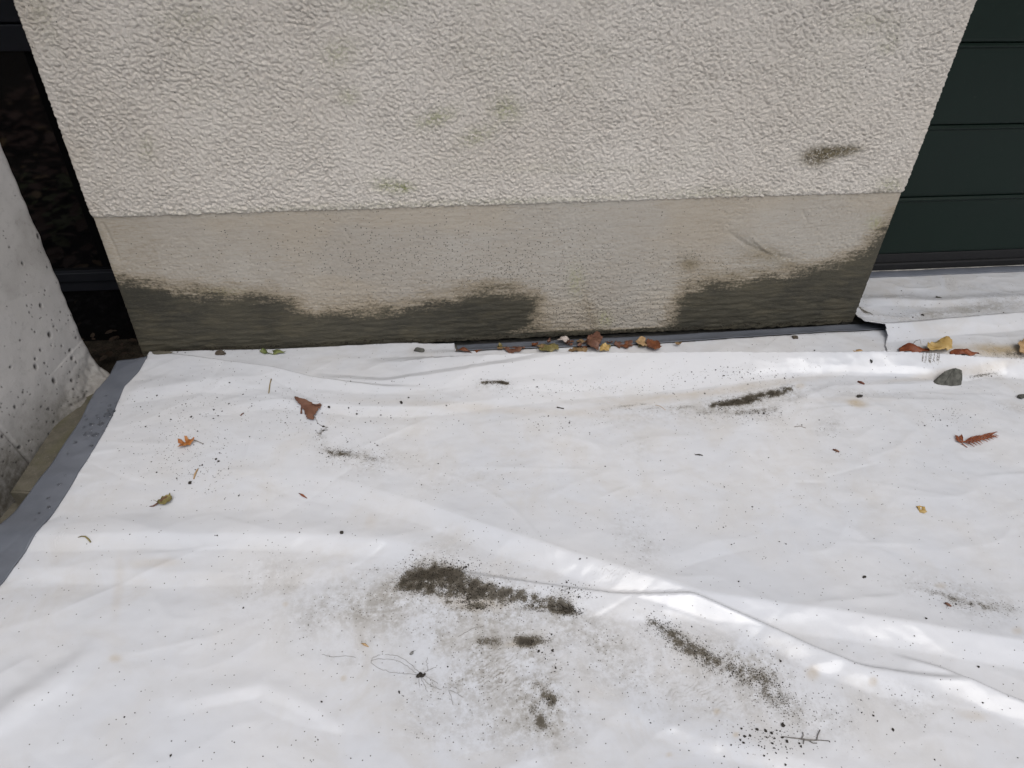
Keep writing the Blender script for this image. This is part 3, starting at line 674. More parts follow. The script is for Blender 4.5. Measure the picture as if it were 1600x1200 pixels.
for pts, wd, dep in (([(1140, 365), (1170, 385), (1200, 398), (1235, 404)], .006, .0025), ([(1175, 372), (1195, 390), (1215, 402)], .004, -.002), ([(160, 350), (178, 385), (186, 405)], .004, .002), ([(535, 355), (548, 375)], .004, .0015), ([(1255, 330), (1262, 350)], .004, .0015)):
    q, _ = seg_dist(x0, ZZ, px_wall(pts)); d = d-dep*np.exp(-(q/wd)**2)
X = x0+nx*d; Y = y0+ny*d
Y = np.where(TT < .004, Y+.02, Y)
pep = .012+.5*wblob(x0, ZZ, 790, 430, 80, 45, 0)+.35*wblob(x0, ZZ, 570, 415, 40, 18, 20)+.30*wblob(x0, ZZ, 650, 400, 250, 60, 0)+.75*wblob(x0, ZZ, 870, 505, 80, 26, -5)+.5*wblob(x0, ZZ, 960, 500, 110, 30, 0)+.2*wblob(x0, ZZ, 950, 430, 160, 60, 0)+.6*wblob(x0, ZZ, 1080, 410, 22, 12, 0)+.3*wblob(x0, ZZ, 1120, 420, 60, 20, 0)
smr = .65*wblob(x0, ZZ, 1076, 412, 18, 12, 20)+.6*wblob(x0, ZZ, 1205, 400, 55, 16, 25)+.5*wblob(x0, ZZ, 1150, 430, 60, 9, -5)+.45*wblob(x0, ZZ, 925, 500, 8, 26, -20)+.4*wblob(x0, ZZ, 760, 450, 60, 10, -8)+.3*wblob(x0, ZZ, 300, 455, 120, 10, 2)+.35*wblob(x0, ZZ, 860, 515, 60, 10, 0)
alg = .5*wblob(x0, ZZ, 345, 458, 40, 7, 0)+.6*wblob(x0, ZZ, 945, 500, 12, 12, 0)+.4*wblob(x0, ZZ, 900, 440, 14, 26, 0)+.5*wblob(x0, ZZ, 1370, 350, 14, 14, 0)
tone = .10+.28*sstep(-.2, .5, fbm(SS*3, ZZ*6, 3, 137))-.35*wblob(x0, ZZ, 850, 420, 320, 60, 0)+.3*np.exp(-SS/.1)
mudc = np.clip(mudc-.07*h*(1-sstep(.75, 1.0, mudc)), 0, 1.2)
pep = pep+.12*sstep(.3, .9, -h)*sstep(.25, .08, ZZ)
me = np_mesh('plinth', np.stack([X, Y, ZZ], -1).reshape(-1, 3), grid_faces(*X.shape), dict(algae=np.clip(alg, 0, 1), smear=smr, tone=np.clip(tone, 0, 1), mud=mudc, pepper=pep))
link_mesh('plinth', me, M_PLINTH, P, True)
box('pillar_core', (-.985, .015, .03), (.985, .25, 2.34), M_PLINTH, P)
box('pillar_core', (-.985, .045, -.34), (.985, .25, .03), M_SEAL, P)  # lower core coloured black, so the gap under the plinth looks deep in shade

# house wall over the doors, with an unseen overhang added to shade the pillar
H = empty('house_wall', (0, .3, 0)); tag(H, 'pale rendered house wall over both doors with a wide overhang added for shade', 'house'); H.location = (0, 0, 0)
box('wall', (-6, .27, 2.10), (6, .55, 2.34), M_WALLHI, H)
box('shade_overhang', (-6, -.66, 2.34), (6, .6, 2.44), M_WOOD, H)
box('interior_back', (-6, .60, -.34), (6, .7, 2.34), M_SEAL, H)

# ------------------------------------------------------------------ green sectional door
G = empty('garage_door', (1.0, .25, 0)); G.location = (0, 0, 0)
tag(G, 'dark green sectional garage door right of the pillar with shallow horizontal grooves', 'garage door')
zs = [.072, .264, .481, .699, .917, 1.135, 1.353, 1.571, 1.789, 2.10]
for a, b in zip(zs[:-1], zs[1:]):
    bm = bmesh.new()
    # section through one panel: top roll, shallow recess line, bottom roll
    prof = [(.254, a+.0008), (.2515, a+.003), (.250, a+.010), (.250, b-.014), (.245, b-.010), (.2445, b-.006), (.250, b-.0012), (.29, b-.0008), (.29, a+.0015)]
    v0 = [bm.verts.new((1.002, y, z)) for y, z in prof]; v1 = [bm.verts.new((3.9, y, z)) for y, z in prof]
    for i in range(len(prof)): bm.faces.new((v0[i], v0[(i+1) % len(prof)], v1[(i+1) % len(prof)], v1[i]))
    bm.faces.new(v0); bm.faces.new(v1[::-1]); bm_obj('door_panel', bm, M_GREEN, G)
box('bottom_rail', (1.002, .253, .040), (3.9, .285, .0715), M_SEAL, G, .002)
box('rubber_seal', (1.002, .246, .012), (3.9, .28, .040), M_SEAL, G, .004)
box('threshold', (1.0, .243, -.02), (4.0, .40, .0165), M_SILL, G, .003)

# ------------------------------------------------------------------ dark glazed door on the left
D = empty('glazed_door', (-1.3, .25, 0)); D.location = (0, 0, 0)
tag(D, 'dark glazed door with anthracite rails in the gap left of the pillar', 'door')
box('rail', (-3.4, .250, .752), (-1.0, .29, .83), M_RAIL, D, .003)
box('rail', (-3.4, .252, .690), (-1.0, .29, .7475), M_RAIL, D, .003)
box('rail', (-3.4, .246, .083), (-1.0, .29, .112), M_RAIL, D, .003)
box('rail', (-3.4, .254, .048), (-1.0, .29, .083), M_RAIL, D, .003)
box('glass_pane', (-3.4, .262, .112), (-1.0, .268, .690), M_GLASS, D)
box('glass_pane', (-3.4, .262, -.34), (-1.0, .268, .048), M_GLASS, D)
box('rail', (-3.4, .255, .83), (-1.0, .29, 2.15), M_RAIL, D)

# ------------------------------------------------------------------ concrete wall on the left
far = np.array([-1.097, -.045]); near = np.array([-1.36, -1.30]); dr = near-far; Lw = np.linalg.norm(dr); dr /= Lw; nr = np.array([-dr[1], dr[0]])
if nr[0] < 0: nr = -nr
s_ = fine_coords([(0, .7, .0026), (.7, 1.6, .02)]); t_ = fine_coords([(-.33, -.1, .01), (-.1, .8, .0026), (.8, 1.0, .01), (1.0, 1.9, .06)])
SS, ZT = np.meshgrid(s_, t_)
wob = .0015*fbm(SS*9, ZT*9, 3, 141)
foot = .05*np.exp(-np.clip(ZT+.03, 0, 9)/.035)*sstep(.22, .02, SS)*(1+.5*fbm(SS*20, ZT*20, 3, 142))          # spill of rough concrete at the foot
foot = foot*(ZT < .09)+.0
disp = wob+foot
hole = np.zeros_like(SS); depth = np.zeros_like(SS)
for k in range(520):
    hs_, hz_ = RNG.uniform(0, .9), RNG.uniform(-.05, .8)
    if RNG.random() < .6: hz_ = RNG.uniform(-.02, .32)
    r = RNG.choice([.0013, .0018, .0027, .0042], p=[.50, .32, .14, .04])*RNG.uniform(.8, 1.2)
    m = (np.abs(SS-hs_) < .03) & (np.abs(ZT-hz_) < .03)
    e = np.hypot((SS[m]-hs_)/1.0, (ZT[m]-hz_)/RNG.uniform(.8, 1.6)); g = np.exp(-(e/(r*1.15))**4)
    hole[m] = np.maximum(hole[m], g); depth[m] = np.maximum(depth[m], g*min(r, .004))
disp = disp-depth
damp = np.clip(.6*sstep(.13, -.03, ZT+.03*fbm(SS*8, ZT*8, 3, 143))+.45*sstep(.30, .36, SS-ZT*.35)*sstep(.30, .10, ZT)+.25*sstep(.3, .7, fbm(SS*4, ZT*4, 3, 144)), 0, 1)
seam, _ = seg_dist(SS, ZT, [(.30, -.1), (.335, .08), (.43, .40)]); disp = disp-.005*np.exp(-(seam/.004)**2)
seam2, _ = seg_dist(SS, ZT, [(.05, .27), (.35, .36), (.9, .55)]); disp = disp-.0004*np.exp(-(seam2/.003)**2)
rnd = .012*np.exp(-SS/.006); rag = .004*perlin(ZT*25, ZT*0, 145)*np.exp(-SS/.02)
px_ = far[0]+dr[0]*SS+nr[0]*(disp-rnd+rag); py_ = far[1]+dr[1]*SS+nr[1]*disp
CW = empty('concrete_wall', (0, 0, 0)); tag(CW, 'bare cast concrete wall pitted with air holes at the left edge', 'wall')
link_mesh('wall_face', np_mesh('wall_face', np.stack([px_, py_, ZT], -1).reshape(-1, 3), grid_faces(*SS.shape, None, False), dict(damp=damp, hole=hole)), M_CONC, CW, True)
bm = bmesh.new()
a = far-nr*.011; b = far-nr*.17; c_ = near-nr*.17; d_ = near-nr*.011
lo = [bm.verts.new((*p, -.33)) for p in (a, b, c_, d_)]; hi = [bm.verts.new((*p, 1.9)) for p in (a, b, c_, d_)]
for i in range(4): bm.faces.new((lo[i], lo[(i+1) % 4], hi[(i+1) % 4], hi[i]))
bm.faces.new(hi); bm_obj('wall_body', bm, M_CONC, CW)

# kerb between the concrete wall and the tarpaulin
def kerb(name, pts, z0, z1, label):
    bm = bmesh.new(); q = P0(pts, z1)
    lo = [bm.verts.new((p[0], p[1], z0)) for p in q]; hi = [bm.verts.new((p[0], p[1], z1)) for p in q]; k = len(q)
    for i in range(k): bm.faces.new((lo[i], lo[(i+1) % k], hi[(i+1) % k], hi[i]))
    bm.faces.new(hi); bm.faces.new(lo[::-1])
    bmesh.ops.recalc_face_normals(bm, faces=bm.faces)
    bmesh.ops.bevel(bm, geom=[e for e in bm.edges if all(abs(v.co.z-z1) < 1e-5 for v in e.verts)], offset=.004, segments=3, affect='EDGES')
    o = bm_obj(name, bm, M_KERB); tag(o, label, 'kerb'); return o
kerb('kerb_stone', [(168, 585), (118, 612), (15, 768), (62, 770), (140, 770), (260, 600)], -.13, -.022, 'mossy concrete kerb stone between concrete wall and grey hem')
kerb('kerb_stone', [(-300, 1300), (-60, 800), (-20, 782), (60, 786), (140, 790), (60, 1300)], -.15, -.075, 'lower dark kerb stone at the left edge below the mossy kerb end')

# ------------------------------------------------------------------ loose things lying about
def poly_leaf(name, pts, mat, parent=None, th=.0009, lift=.002, curl=.0, seed=0, zoff=None, surf=True, wave=1.0):
    """leaf blade: outline seen in the photo laid on the sheet, given thickness, curl and veins"""
    c = np.mean(np.array(pts, float), 0); cx, cy, cz = on_tarp(*c)
    if zoff is not None: cz = zoff
    q = np.array([on_z(np.array(float(u)), np.array(float(v)), cz)[:2] for u, v in pts])
    r = max(np.ptp(q[:, 0]), np.ptp(q[:, 1]))/2
    bm = bmesh.new(); vs = [bm.verts.new((x-cx, y-cy, 0)) for x, y in q]; f = bm.faces.new(vs)
    bmesh.ops.subdivide_edges(bm, edges=bm.edges[:], cuts=2)
    rj = np.random.default_rng(seed+50)
    for v in bm.verts: v.co += Vector((rj.normal(), rj.normal(), 0))*r*.035
    bmesh.ops.triangulate(bm, faces=bm.faces[:]); bmesh.ops.subdivide_edges(bm, edges=bm.edges[:], cuts=3, use_grid_fill=True)
    rs = np.random.default_rng(seed)
    ph = rs.uniform(0, 6, 4)
    vl = list(bm.verts); co = np.array([v.co for v in vl])
    zt = z_look(co[:, 0]+cx, co[:, 1]+cy)-cz if surf else co[:, 0]*0
    a, b = co[:, 0]/r, co[:, 1]/r
    zz = zt+lift+curl*(a*a+b*b)+r*wave*(.20*np.sin(3.6*a+ph[0])*np.cos(3.2*b+ph[1])+.08*np.sin(8*a+7*b+ph[2]))
    for v, q_ in zip(vl, zz): v.co.z = q_
    top = bm.faces[:]
    ret = bmesh.ops.solidify(bm, geom=top, thickness=th)
    if parent is None: o = bm_obj(name, bm, mat, None, True); o.location = (cx, cy, cz)
    else:
        o = bm_obj(name, bm, mat, parent, True); o.location = Vector((cx, cy, cz))-parent.location
    return o
def px_tube(name, pts, rads, mat, parent=None, lift=.001, n=6, label=None, cat=None):
    P3 = []
    for i, p in enumerate(pts):
        x, y, z = on_tarp(p[0], p[1]); P3.append(Vector((x, y, z+lift+(p[2] if len(p) > 2 else 0)+(rads[i] if hasattr(rads, '__len__') else rads))))
    o0 = P3[0].copy() if parent is None else parent.location
    bm = bmesh.new(); add_tube(bm, [p-o0 for p in P3], rads, n); o = bm_obj(name, bm, mat, parent, True)
    if parent is None: o.location = o0; tag(o, label, cat)
    return o
def lump(bm, c, r, rs, flat=.7, ang=None):
    """one broken crumb: a jittered octahedron/ico"""
    k = bmesh.ops.create_icosphere(bm, subdivisions=1, radius=1.0)['verts']
    a = rs.uniform(0, 6.28) if ang is None else ang; el = rs.uniform(.7, 1.5)
    for v in k:
        p = v.co*(1+rs.uniform(-.42, .38)); p.x *= el; p.z *= flat
        v.co = Vector((c[0]+r*(p.x*math.cos(a)-p.y*math.sin(a)), c[1]+r*(p.x*math.sin(a)+p.y*math.cos(a)), c[2]+r*p.z))
def stone(name, u, v, rx, ry, rz, mat, label, cat='stone', seed=1, rot=0.0, pts=16, group=None, bev=True):
    rs = np.random.default_rng(seed); x, y, z = on_tarp(u, v); bm = bmesh.new()
    for i in range(pts):
        d = rs.normal(size=3); d /= np.linalg.norm(d); d = np.sign(d)*np.abs(d)**.7
        bm.verts.new((d[0]*rx, d[1]*ry, d[2]*rz+rz*.55))
    bmesh.ops.convex_hull(bm, input=bm.verts[:])
    for vtx in [q for q in bm.verts if not q.link_faces]: bm.verts.remove(vtx)
    if bev: bmesh.ops.bevel(bm, geom=bm.edges[:], offset=min(rx, ry)*.10, segments=2, affect='EDGES')
    o = bm_obj(name, bm, mat); o.location = (x, y, z); o.rotation_euler = (0, 0, rot)
    return tag(o, label, cat, group)

L_BROWN = mat_leaf('dry_brown_leaf', (.115, .052, .035), (.17, .085, .055))
L_ORANGE = mat_leaf('orange_leaf', (.30, .105, .028), (.40, .17, .05), (.12, .04, .02), 60, .4)
L_OLIVE = mat_leaf('olive_leaf', (.14, .12, .045), (.24, .20, .08), (.06, .04, .02))
L_YELLOW = mat_leaf('yellow_leaf', (.38, .25, .08), (.46, .33, .14), (.25, .12, .04), 40, .35)
L_RED = mat_leaf('russet_leaf', (.15, .04, .018), (.24, .075, .03), (.07, .03, .02))
L_RED2 = mat_leaf('wet_russet_leaf', (.12, .04, .018), (.18, .065, .025)); L_TAN2 = mat_leaf('wet_tan_leaf', (.17, .11, .055), (.24, .16, .08), (.09, .05, .03), 60, .5)
L_ROT = mat_leaf('rotted_leaf', (.022, .015, .010), (.04, .026, .017))
L_GREEN = mat_leaf('green_leaf', (.10, .13, .04), (.17, .19, .07))
L_TAN = mat_leaf('tan_leaf', (.34, .22, .11), (.44, .30, .16), (.16, .09, .05), 60, .4)

# triangular brown leaf
lf = empty('dead_leaf', on_tarp(485, 640)); tag(lf, 'crumpled brown three-cornered dead leaf on the white tarpaulin', 'leaf')
poly_leaf('blade', [(463, 626), (465, 632), (470, 635), (473, 642), (478, 650), (480, 656), (491, 657), (492, 652), (495, 645), (500, 641), (502, 637), (499, 635), (492, 635), (485, 632), (478, 630), (470, 628), (466, 625)], L_BROWN, lf, .0012, .006, .002, 3, wave=.35)
px_tube('rolled_tip', [(462, 625, .008), (465, 630, .008), (470, 634, .006)], [.0022, .003, .0015], L_BROWN, lf, 0)
px_tube('rolled_tip', [(492, 638, .008), (497, 638, .009), (502, 637, .010)], [.0012, .0022, .0024], L_BROWN, lf, 0)
px_tube('rolled_tip', [(471, 638, .002), (471, 643, .001), (471, 647, 0)], [.001, .002, .0025], L_BROWN, lf, 0)
# orange lobed leaf
lf = empty('dead_leaf', on_tarp(292, 692)); tag(lf, 'small orange lobed leaf with thin dark stalk on the left of the tarpaulin', 'leaf')
poly_leaf('blade', [(279, 691), (286, 692), (290, 693), (289, 686), (293, 686), (297, 690), (302, 690), (306, 690), (303, 693), (298, 697), (293, 700), (287, 702), (279, 702), (284, 698), (286, 696), (279, 696)], L_ORANGE, lf, .0008, .004, .006, 5)
px_tube('stalk', [(304, 690, .004), (311, 692, .003), (317, 694, .001)], [.0012, .0007, .0006], M_TWIG, lf, 0)
# curled olive leaf
lf = empty('dead_leaf', on_tarp(254, 786)); tag(lf, 'curled olive and brown leaf with dark pointed stalk near the grey hem', 'leaf')
poly_leaf('blade', [(244, 792), (250, 784), (256, 779), (263, 777), (269, 777), (270, 782), (267, 788), (260, 791), (251, 792)], L_OLIVE, lf, .0008, .003, .008, 8)
px_tube('stalk', [(234, 792, .001), (240, 792, .001), (248, 789, .004), (258, 782, .006), (266, 778, .006)], [.0007, .0016, .0020, .0018, .0010], L_BROWN, lf, 0)
# cedar sprig
lf = empty('cedar_sprig', on_tarp(1520, 688)); tag(lf, 'rust red feathery cedar sprig with saw-toothed tips at the right of the tarpaulin', 'sprig')
px_tube('stem', [(1511, 700, .001), (1503, 695, .002), (1500, 693, .003), (1515, 691, .004), (1535, 687, .004), (1556, 681, .004)], [.0008, .0013, .0016, .0016, .0012, .0006], L_RED, lf, 0)
bm = bmesh.new(); cx, cy, cz = on_tarp(1520, 688); rs = np.random.default_rng(61)
def frond(bm, a, b, w0, w1, zl):
    p = on_z(np.array(float(a[0])), np.array(float(a[1])), cz); q = on_z(np.array(float(b[0])), np.array(float(b[1])), cz)
    p = Vector(p); q = Vector(q); d = (q-p).normalized(); nn = Vector((-d.y, d.x, 0)); m = (p+q)/2
    o = Vector((cx, cy, cz)); up = Vector((0, 0, zl))
    ring = [p+nn*w0+up, m+nn*w0*1.1+up*1.5, q+up*1.2, m-nn*w1*1.1+up*1.5, p-nn*w1+up]
    t = [bm.verts.new(v-o+Vector((0, 0, .0005))) for v in ring]; u = [bm.verts.new(v-o-Vector((0, 0, .0005))) for v in ring]
    bm.faces.new(t); bm.faces.new(u[::-1])
    for i in range(5): bm.faces.new((t[i], u[i], u[(i+1) % 5], t[(i+1) % 5]))
for k in range(8):
    u0 = 1507+k*5.6; v0 = 692.5-k*1.35
    j1, j2 = rs.uniform(-2, 2), rs.uniform(-2, 2)
    frond(bm, (u0, v0), (u0+13-k*.4+j1, v0-10+k*.6+j2), .0018, .0012, .004+.001*(k % 3)); frond(bm, (u0+5, v0-4), (u0+14-k*.4, v0-5), .0010, .0008, .005)
    frond(bm, (u0-1, v0), (u0+14-k*.5-j1, v0+7-k*.5+j2), .0018, .0012, .004); frond(bm, (u0+4, v0+2), (u0+13, v0+1), .0010, .0008, .005)
for k in range(4):
    frond(bm, (1500-k*.8, 693-k*2), (1491-k*.3, 689-k*2.5), .0020, .0018, .004); frond(bm, (1502-k, 692-k*2), (1501-k, 681+k), .0022, .0018, .005)
bm_obj('foliage', bm, L_RED, lf)
# flat leaf pieces
def leaf_thing(pts, mat, label, cat='leaf', name='dead_leaf', **k):
    o = poly_leaf(name, pts, mat, None, **k); return tag(o, label, cat)
leaf_thing([(1431, 792), (1437, 791), (1444, 794), (1449, 800), (1444, 803), (1437, 801)], L_YELLOW, 'small pale yellow lozenge leaf lying flat alone on the right of the tarpaulin', lift=.001, th=.0006, seed=2)
# leaves in the channel behind the front fold, right of the pillar
leaf_thing([(1402, 553), (1403, 546), (1412, 545), (1425, 546), (1440, 548), (1452, 551), (1445, 556), (1420, 556)], L_RED, 'dark russet leaf behind the front fold, left of the yellow one', lift=.010, curl=.004, seed=12)
leaf_thing([(1444, 553), (1446, 545), (1452, 540), (1462, 539), (1474, 540), (1481, 545), (1484, 551), (1470, 556), (1452, 556)], L_YELLOW, 'broad yellow leaf with brown blotches standing behind the front fold at right', lift=.012, curl=.010, seed=13)
leaf_thing([(1484, 550), (1498, 551), (1515, 552), (1532, 556), (1515, 558), (1490, 557)], L_RED, 'long narrow orange leaf strip behind the front fold, right of the yellow leaf', lift=.008, seed=14)
px_tube('leaf_stalk', [(1421, 546, .012), (1427, 541, .018), (1433, 540, .020), (1436, 544, .014)], [.0007, .0007, .0007, .0006], M_TWIG, None, 0, label='thin arched dark leaf stalk over the russet leaf at right', cat='stalk')
leaf_thing([(1586, 545), (1592, 537), (1600, 534), (1618, 534), (1622, 552), (1605, 560), (1592, 556)], L_TAN, 'orange brown leaf cut by the right edge of the photo', lift=.012, curl=.01, seed=15)
leaf_thing([(1332, 549), (1338, 547), (1346, 548), (1348, 550), (1340, 551)], L_TAN, 'tiny tan leaf flake in the channel left of the tarpaulin overlap', lift=.002, th=.0006, seed=16)
# leaves caught at the foot of the pillar
leaf_thing([(916, 549), (916, 536), (919, 527), (926, 523), (934, 525), (941, 531), (938, 541), (934, 552), (922, 554)], L_BROWN, 'upright crumpled dark brown leaf against the pillar foot, tallest of the litter', lift=0.0087, curl=.012, seed=21)
leaf_thing([(992, 540), (995, 533), (1002, 531), (1007, 537), (1010, 546), (1004, 548), (997, 545)], L_TAN, 'frayed tan leaf scrap at the pillar foot beside the russet leaf', lift=0.0087, curl=.010, seed=22)
leaf_thing([(1008, 541), (1014, 537), (1024, 537), (1029, 541), (1034, 549), (1024, 551), (1012, 551)], L_RED2, 'russet orange leaf at the pillar foot, rightmost of the litter there', lift=0.0087, curl=.006, seed=23)
leaf_thing([(936, 553), (938, 546), (945, 543), (951, 547), (951, 553), (943, 555)], L_YELLOW, 'small straw yellow leaf at the pillar foot right of the upright brown leaf', lift=0.0087, curl=.006, seed=24)
leaf_thing([(840, 551), (846, 543), (860, 541), (872, 543), (872, 551), (856, 554)], L_OLIVE, 'dark olive leaf clump at the pillar foot, left of the upright brown leaf', lift=0.0074, curl=.006, seed=25)
leaf_thing([(888, 551), (895, 545), (908, 547), (918, 549), (914, 554), (896, 554)], L_TAN2, 'golden tan leaf lying low at the pillar foot between olive and upright leaves', lift=0.0074, seed=26)
leaf_thing([(869, 538), (874, 532), (886, 532), (889, 536), (884, 539)], mat_leaf('bleached_chip', (.42, .36, .33), (.5, .45, .42)), 'small bleached pinkish chip on top of the leaf litter by the pillar', 'chip', 'wood_chip', lift=0.0124, seed=27)
leaf_thing([(406, 553), (413, 548), (424, 547), (436, 550), (446, 553), (430, 555), (414, 555)], L_GREEN, 'folded green leaf tucked at the left part of the pillar foot', lift=0.0025, curl=.006, seed=28)
leaf_thing([(712, 551), (718, 548), (745, 547), (755, 550), (735, 553)], L_RED2, 'flat dull orange leaf under the pillar foot, leftmost in the dark gap', lift=0.0050, seed=29)
leaf_thing([(958, 541), (965, 536), (978, 535), (988, 538), (985, 543), (968, 545)], L_BROWN, 'low brown leaf scrap between the upright leaf and the frayed tan scrap', lift=0.0062, seed=30)
leaf_thing([(786, 549), (793, 543), (806, 544), (820, 546), (814, 552), (795, 552)], L_BROWN, 'blackish brown leaf at the pillar foot under the tip of the left mud patch', lift=0.0050, seed=31)
rs = np.random.default_rng(77)
for k in range(24):
    u = rs.choice([rs.uniform(740, 1060), rs.normal(930, 45)]); v = 549-(u-640)*.012 if u > 640 else 551
    v -= rs.uniform(0, 9) if u > 760 else rs.uniform(-1, 2); r1 = rs.uniform(3, 9); r2 = rs.uniform(2, 4.5); a0 = rs.uniform(0, 6)
    pts = [(u+r1*rs.uniform(.5, 1.2)*math.cos(a0+t), v+r2*rs.uniform(.5, 1.2)*math.sin(a0+t)) for t in np.linspace(0, 5.4, 7)]
    o = poly_leaf('leaf_scrap', pts, [L_BROWN, L_OLIVE, L_RED2, L_TAN2, L_BROWN][k % 5], None, .0008, rs.uniform(.002, .009), .006, 400+k)
    where = 'in the gap at the left part of the pillar foot' if u < 640 else 'in the dark gap under the middle of the pillar foot'
    tag(o, 'small '+['brown', 'olive', 'russet', 'tan', 'dark brown'][k % 5]+' leaf scrap '+where, 'leaf scrap', 'leaf scraps caught at the pillar foot')
# sticks, pods, seeds
px_tube('seed_pod', [(303, 749), (305, 742), (308, 736), (310, 732)], [.0013, .0022, .0018, .0008], L_TAN, None, 0, label='slim tan seed pod beside a black pebble on the left of the tarpaulin', cat='pod')
px_tube('twig_piece', [(420, 615), (421, 608), (422, 600), (424, 593)], [.0012, .0017, .0014, .0018], mat_leaf('pale_twig', (.25, .20, .11), (.32, .26, .15)), None, 0, label='short pale upright twig piece above the brown dead leaf', cat='twig')
px_tube('stick_piece', [(376, 650), (378, 648), (381, 646)], [.0014, .0016, .0013], L_BROWN, None, 0, label='tiny dark brown stick between twig and orange leaf', cat='stick')
px_tube('bud_scale', [(467, 771), (473, 775), (480, 779)], [.0007, .0026, .0007], L_RED, None, 0, label='red brown pointed bud scale below the three-cornered leaf', cat='bud')
px_tube('curled_husk', [(122, 840), (128, 839, .001), (134, 840, .002), (139, 844, .001), (142, 848)], [.0006, .0013, .0016, .0018, .0014], L_OLIVE, None, 0, label='curved pale green husk near the left hem', cat='husk')
px_tube('seed', [(564, 1005), (570, 1008), (576, 1011)], [.0005, .0024, .0007], L_TAN, None, 0, label='slender amber seed above the root tuft', cat='seed')
px_tube('seed', [(1476, 943), (1481, 946), (1486, 948)], [.0020, .0028, .0014], L_BROWN, None, 0, label='dark reddish seed below the brown smear on the right', cat='seed')
px_tube('pellet', [(1301, 703), (1306, 705), (1311, 707)], [.0016, .0027, .0018], L_BROWN, None, 0, label='dark brown pellet left of the cedar sprig', cat='pellet')
px_tube('pellet', [(1086, 711), (1092, 711), (1098, 712)], [.0010, .0017, .0010], M_CRUMB, None, 0, label='thin black pellet in the middle of the clean right half', cat='pellet')
px_tube('pellet', [(870, 637), (876, 638), (881, 639)], [.0018, .0011, .0014], M_CRUMB, None, 0, label='bent black pellet under the bright fold, centre of the tarpaulin', cat='pellet')
px_tube('pellet', [(1340, 597), (1345, 599), (1350, 601)], [.0022, .0032, .0022], mat_leaf('dark_red', (.10, .035, .02), (.15, .05, .03)), None, 0, label='oval red brown pellet just below the front fold', cat='pellet')
px_tube('fibre', [(486, 646), (492, 652), (497, 662), (505, 667), (512, 668)], .0006, M_GREYTWIG, None, 0, label='thin bent root fibre under the brown dead leaf', cat='fibre')
px_tube('fibre', [(1024, 633), (1032, 635), (1040, 641)], .0005, L_TAN, None, 0, label='fine tan fibre below the fold left of the brown soil streak', cat='fibre')
px_tube('fibre', [(1241, 667), (1250, 666), (1259, 669)], .0006, M_TWIG, None, 0, label='fine arched fibre left of the round grey smudge', cat='fibre')
# stones
M_ST2 = flat_mat('brown_pebble', (.075, .06, .045), .8, .3, 200)
bm = bmesh.new(); zc = on_tarp(1478, 598)[2]; q = [on_z(np.array(float(a)), np.array(float(b)), zc) for a, b in [(1456, 597), (1464, 590), (1480, 588), (1497, 588), (1503, 601), (1488, 603), (1474, 602), (1462, 601)]]
qt = [on_z(np.array(float(a)), np.array(float(b)), zc) for a, b in [(1460, 598), (1472, 591), (1484, 590), (1497, 590), (1500, 596), (1488, 598)]]; o0 = Vector(q[3])
for p in q: bm.verts.new(Vector(p)-o0+Vector((0, 0, -.002)))
for p, h_ in zip(qt, (.006, .026, .034, .026, .016, .010)): bm.verts.new(Vector(p)-o0+Vector((0, 0, h_)))
bmesh.ops.convex_hull(bm, input=bm.verts[:]); bmesh.ops.bevel(bm, geom=bm.edges[:], offset=.0012, segments=2, affect='EDGES')
bmesh.ops.subdivide_edges(bm, edges=bm.edges[:], cuts=2, use_grid_fill=True)
rs = np.random.default_rng(3)
for v in bm.verts: v.co += Vector(rs.normal(size=3))*.0004
o = bm_obj('stone', bm, M_STONE); o.location = o0; tag(o, 'large angular dark grey stone at the foot of the front fold', 'stone')
stone('stone', 1598, 622, .016, .010, .006, M_STONE, 'flat dark stone cut by the right edge of the photo', seed=6)
stone('pebble', 1468, 465, .014, .005, .004, M_STONE, 'long flat grey pebble on the strip before the green door', seed=7)
stone('pebble', 1343, 620, .010, .004, .004, M_CRUMB, 'flat black pebble above the beige stain', seed=8)
stone('pebble', 1361, 565, .0038, .008, .004, M_STONE, 'upright dark oval pebble on the slope of the front fold', seed=9)
stone('pebble', 643, 1021, .0045, .004, .003, flat_mat('grey_pebble', (.16, .16, .155), .7), 'small grey pebble above the root tuft', seed=10)
stone('pebble', 297, 755, .004, .0045, .003, M_CRUMB, 'black pebble at the lower end of the tan pod', seed=11)
stone('pebble', 1350, 902, .0042, .0028, .0025, M_CRUMB, 'single black pebble in the empty area right of the long fold', seed=12)
stone('pebble', 627, 630, .004, .005, .0035, M_CRUMB, 'lone black pebble on the bright fold right of the brown leaf', seed=13)
stone('pebble', 514, 637, .004, .004, .003, M_CRUMB, 'round black pebble just right of the three-cornered leaf', seed=14)
stone('pebble', 534, 833, .004, .004, .0035, M_CRUMB, 'round black pebble on the bright wrinkle at left centre', seed=15)
stone('pebble', 1441, 493, .0055, .0045, .003, M_CRUMB, 'black pebble on the rear strip, lower right of the long one', seed=16)
stone('stone', 1242, 528, .011, .007, .005, M_ST2, 'brown crumbly stone on the grey hem at the pillar foot', seed=17)
stone('stone', 655, 549, .016, .008, .008, M_STONE, 'dull grey stone in the gap under the pillar foot', seed=18)
stone('stone', 345, 553, .017, .008, .008, M_ST2, 'brownish stone wedged at the left end of the pillar foot', seed=19)
stone('stone', 254, 552, .03, .006, .005, M_KERB, 'flat mossy slab chip at the left corner of the pillar foot', seed=20)
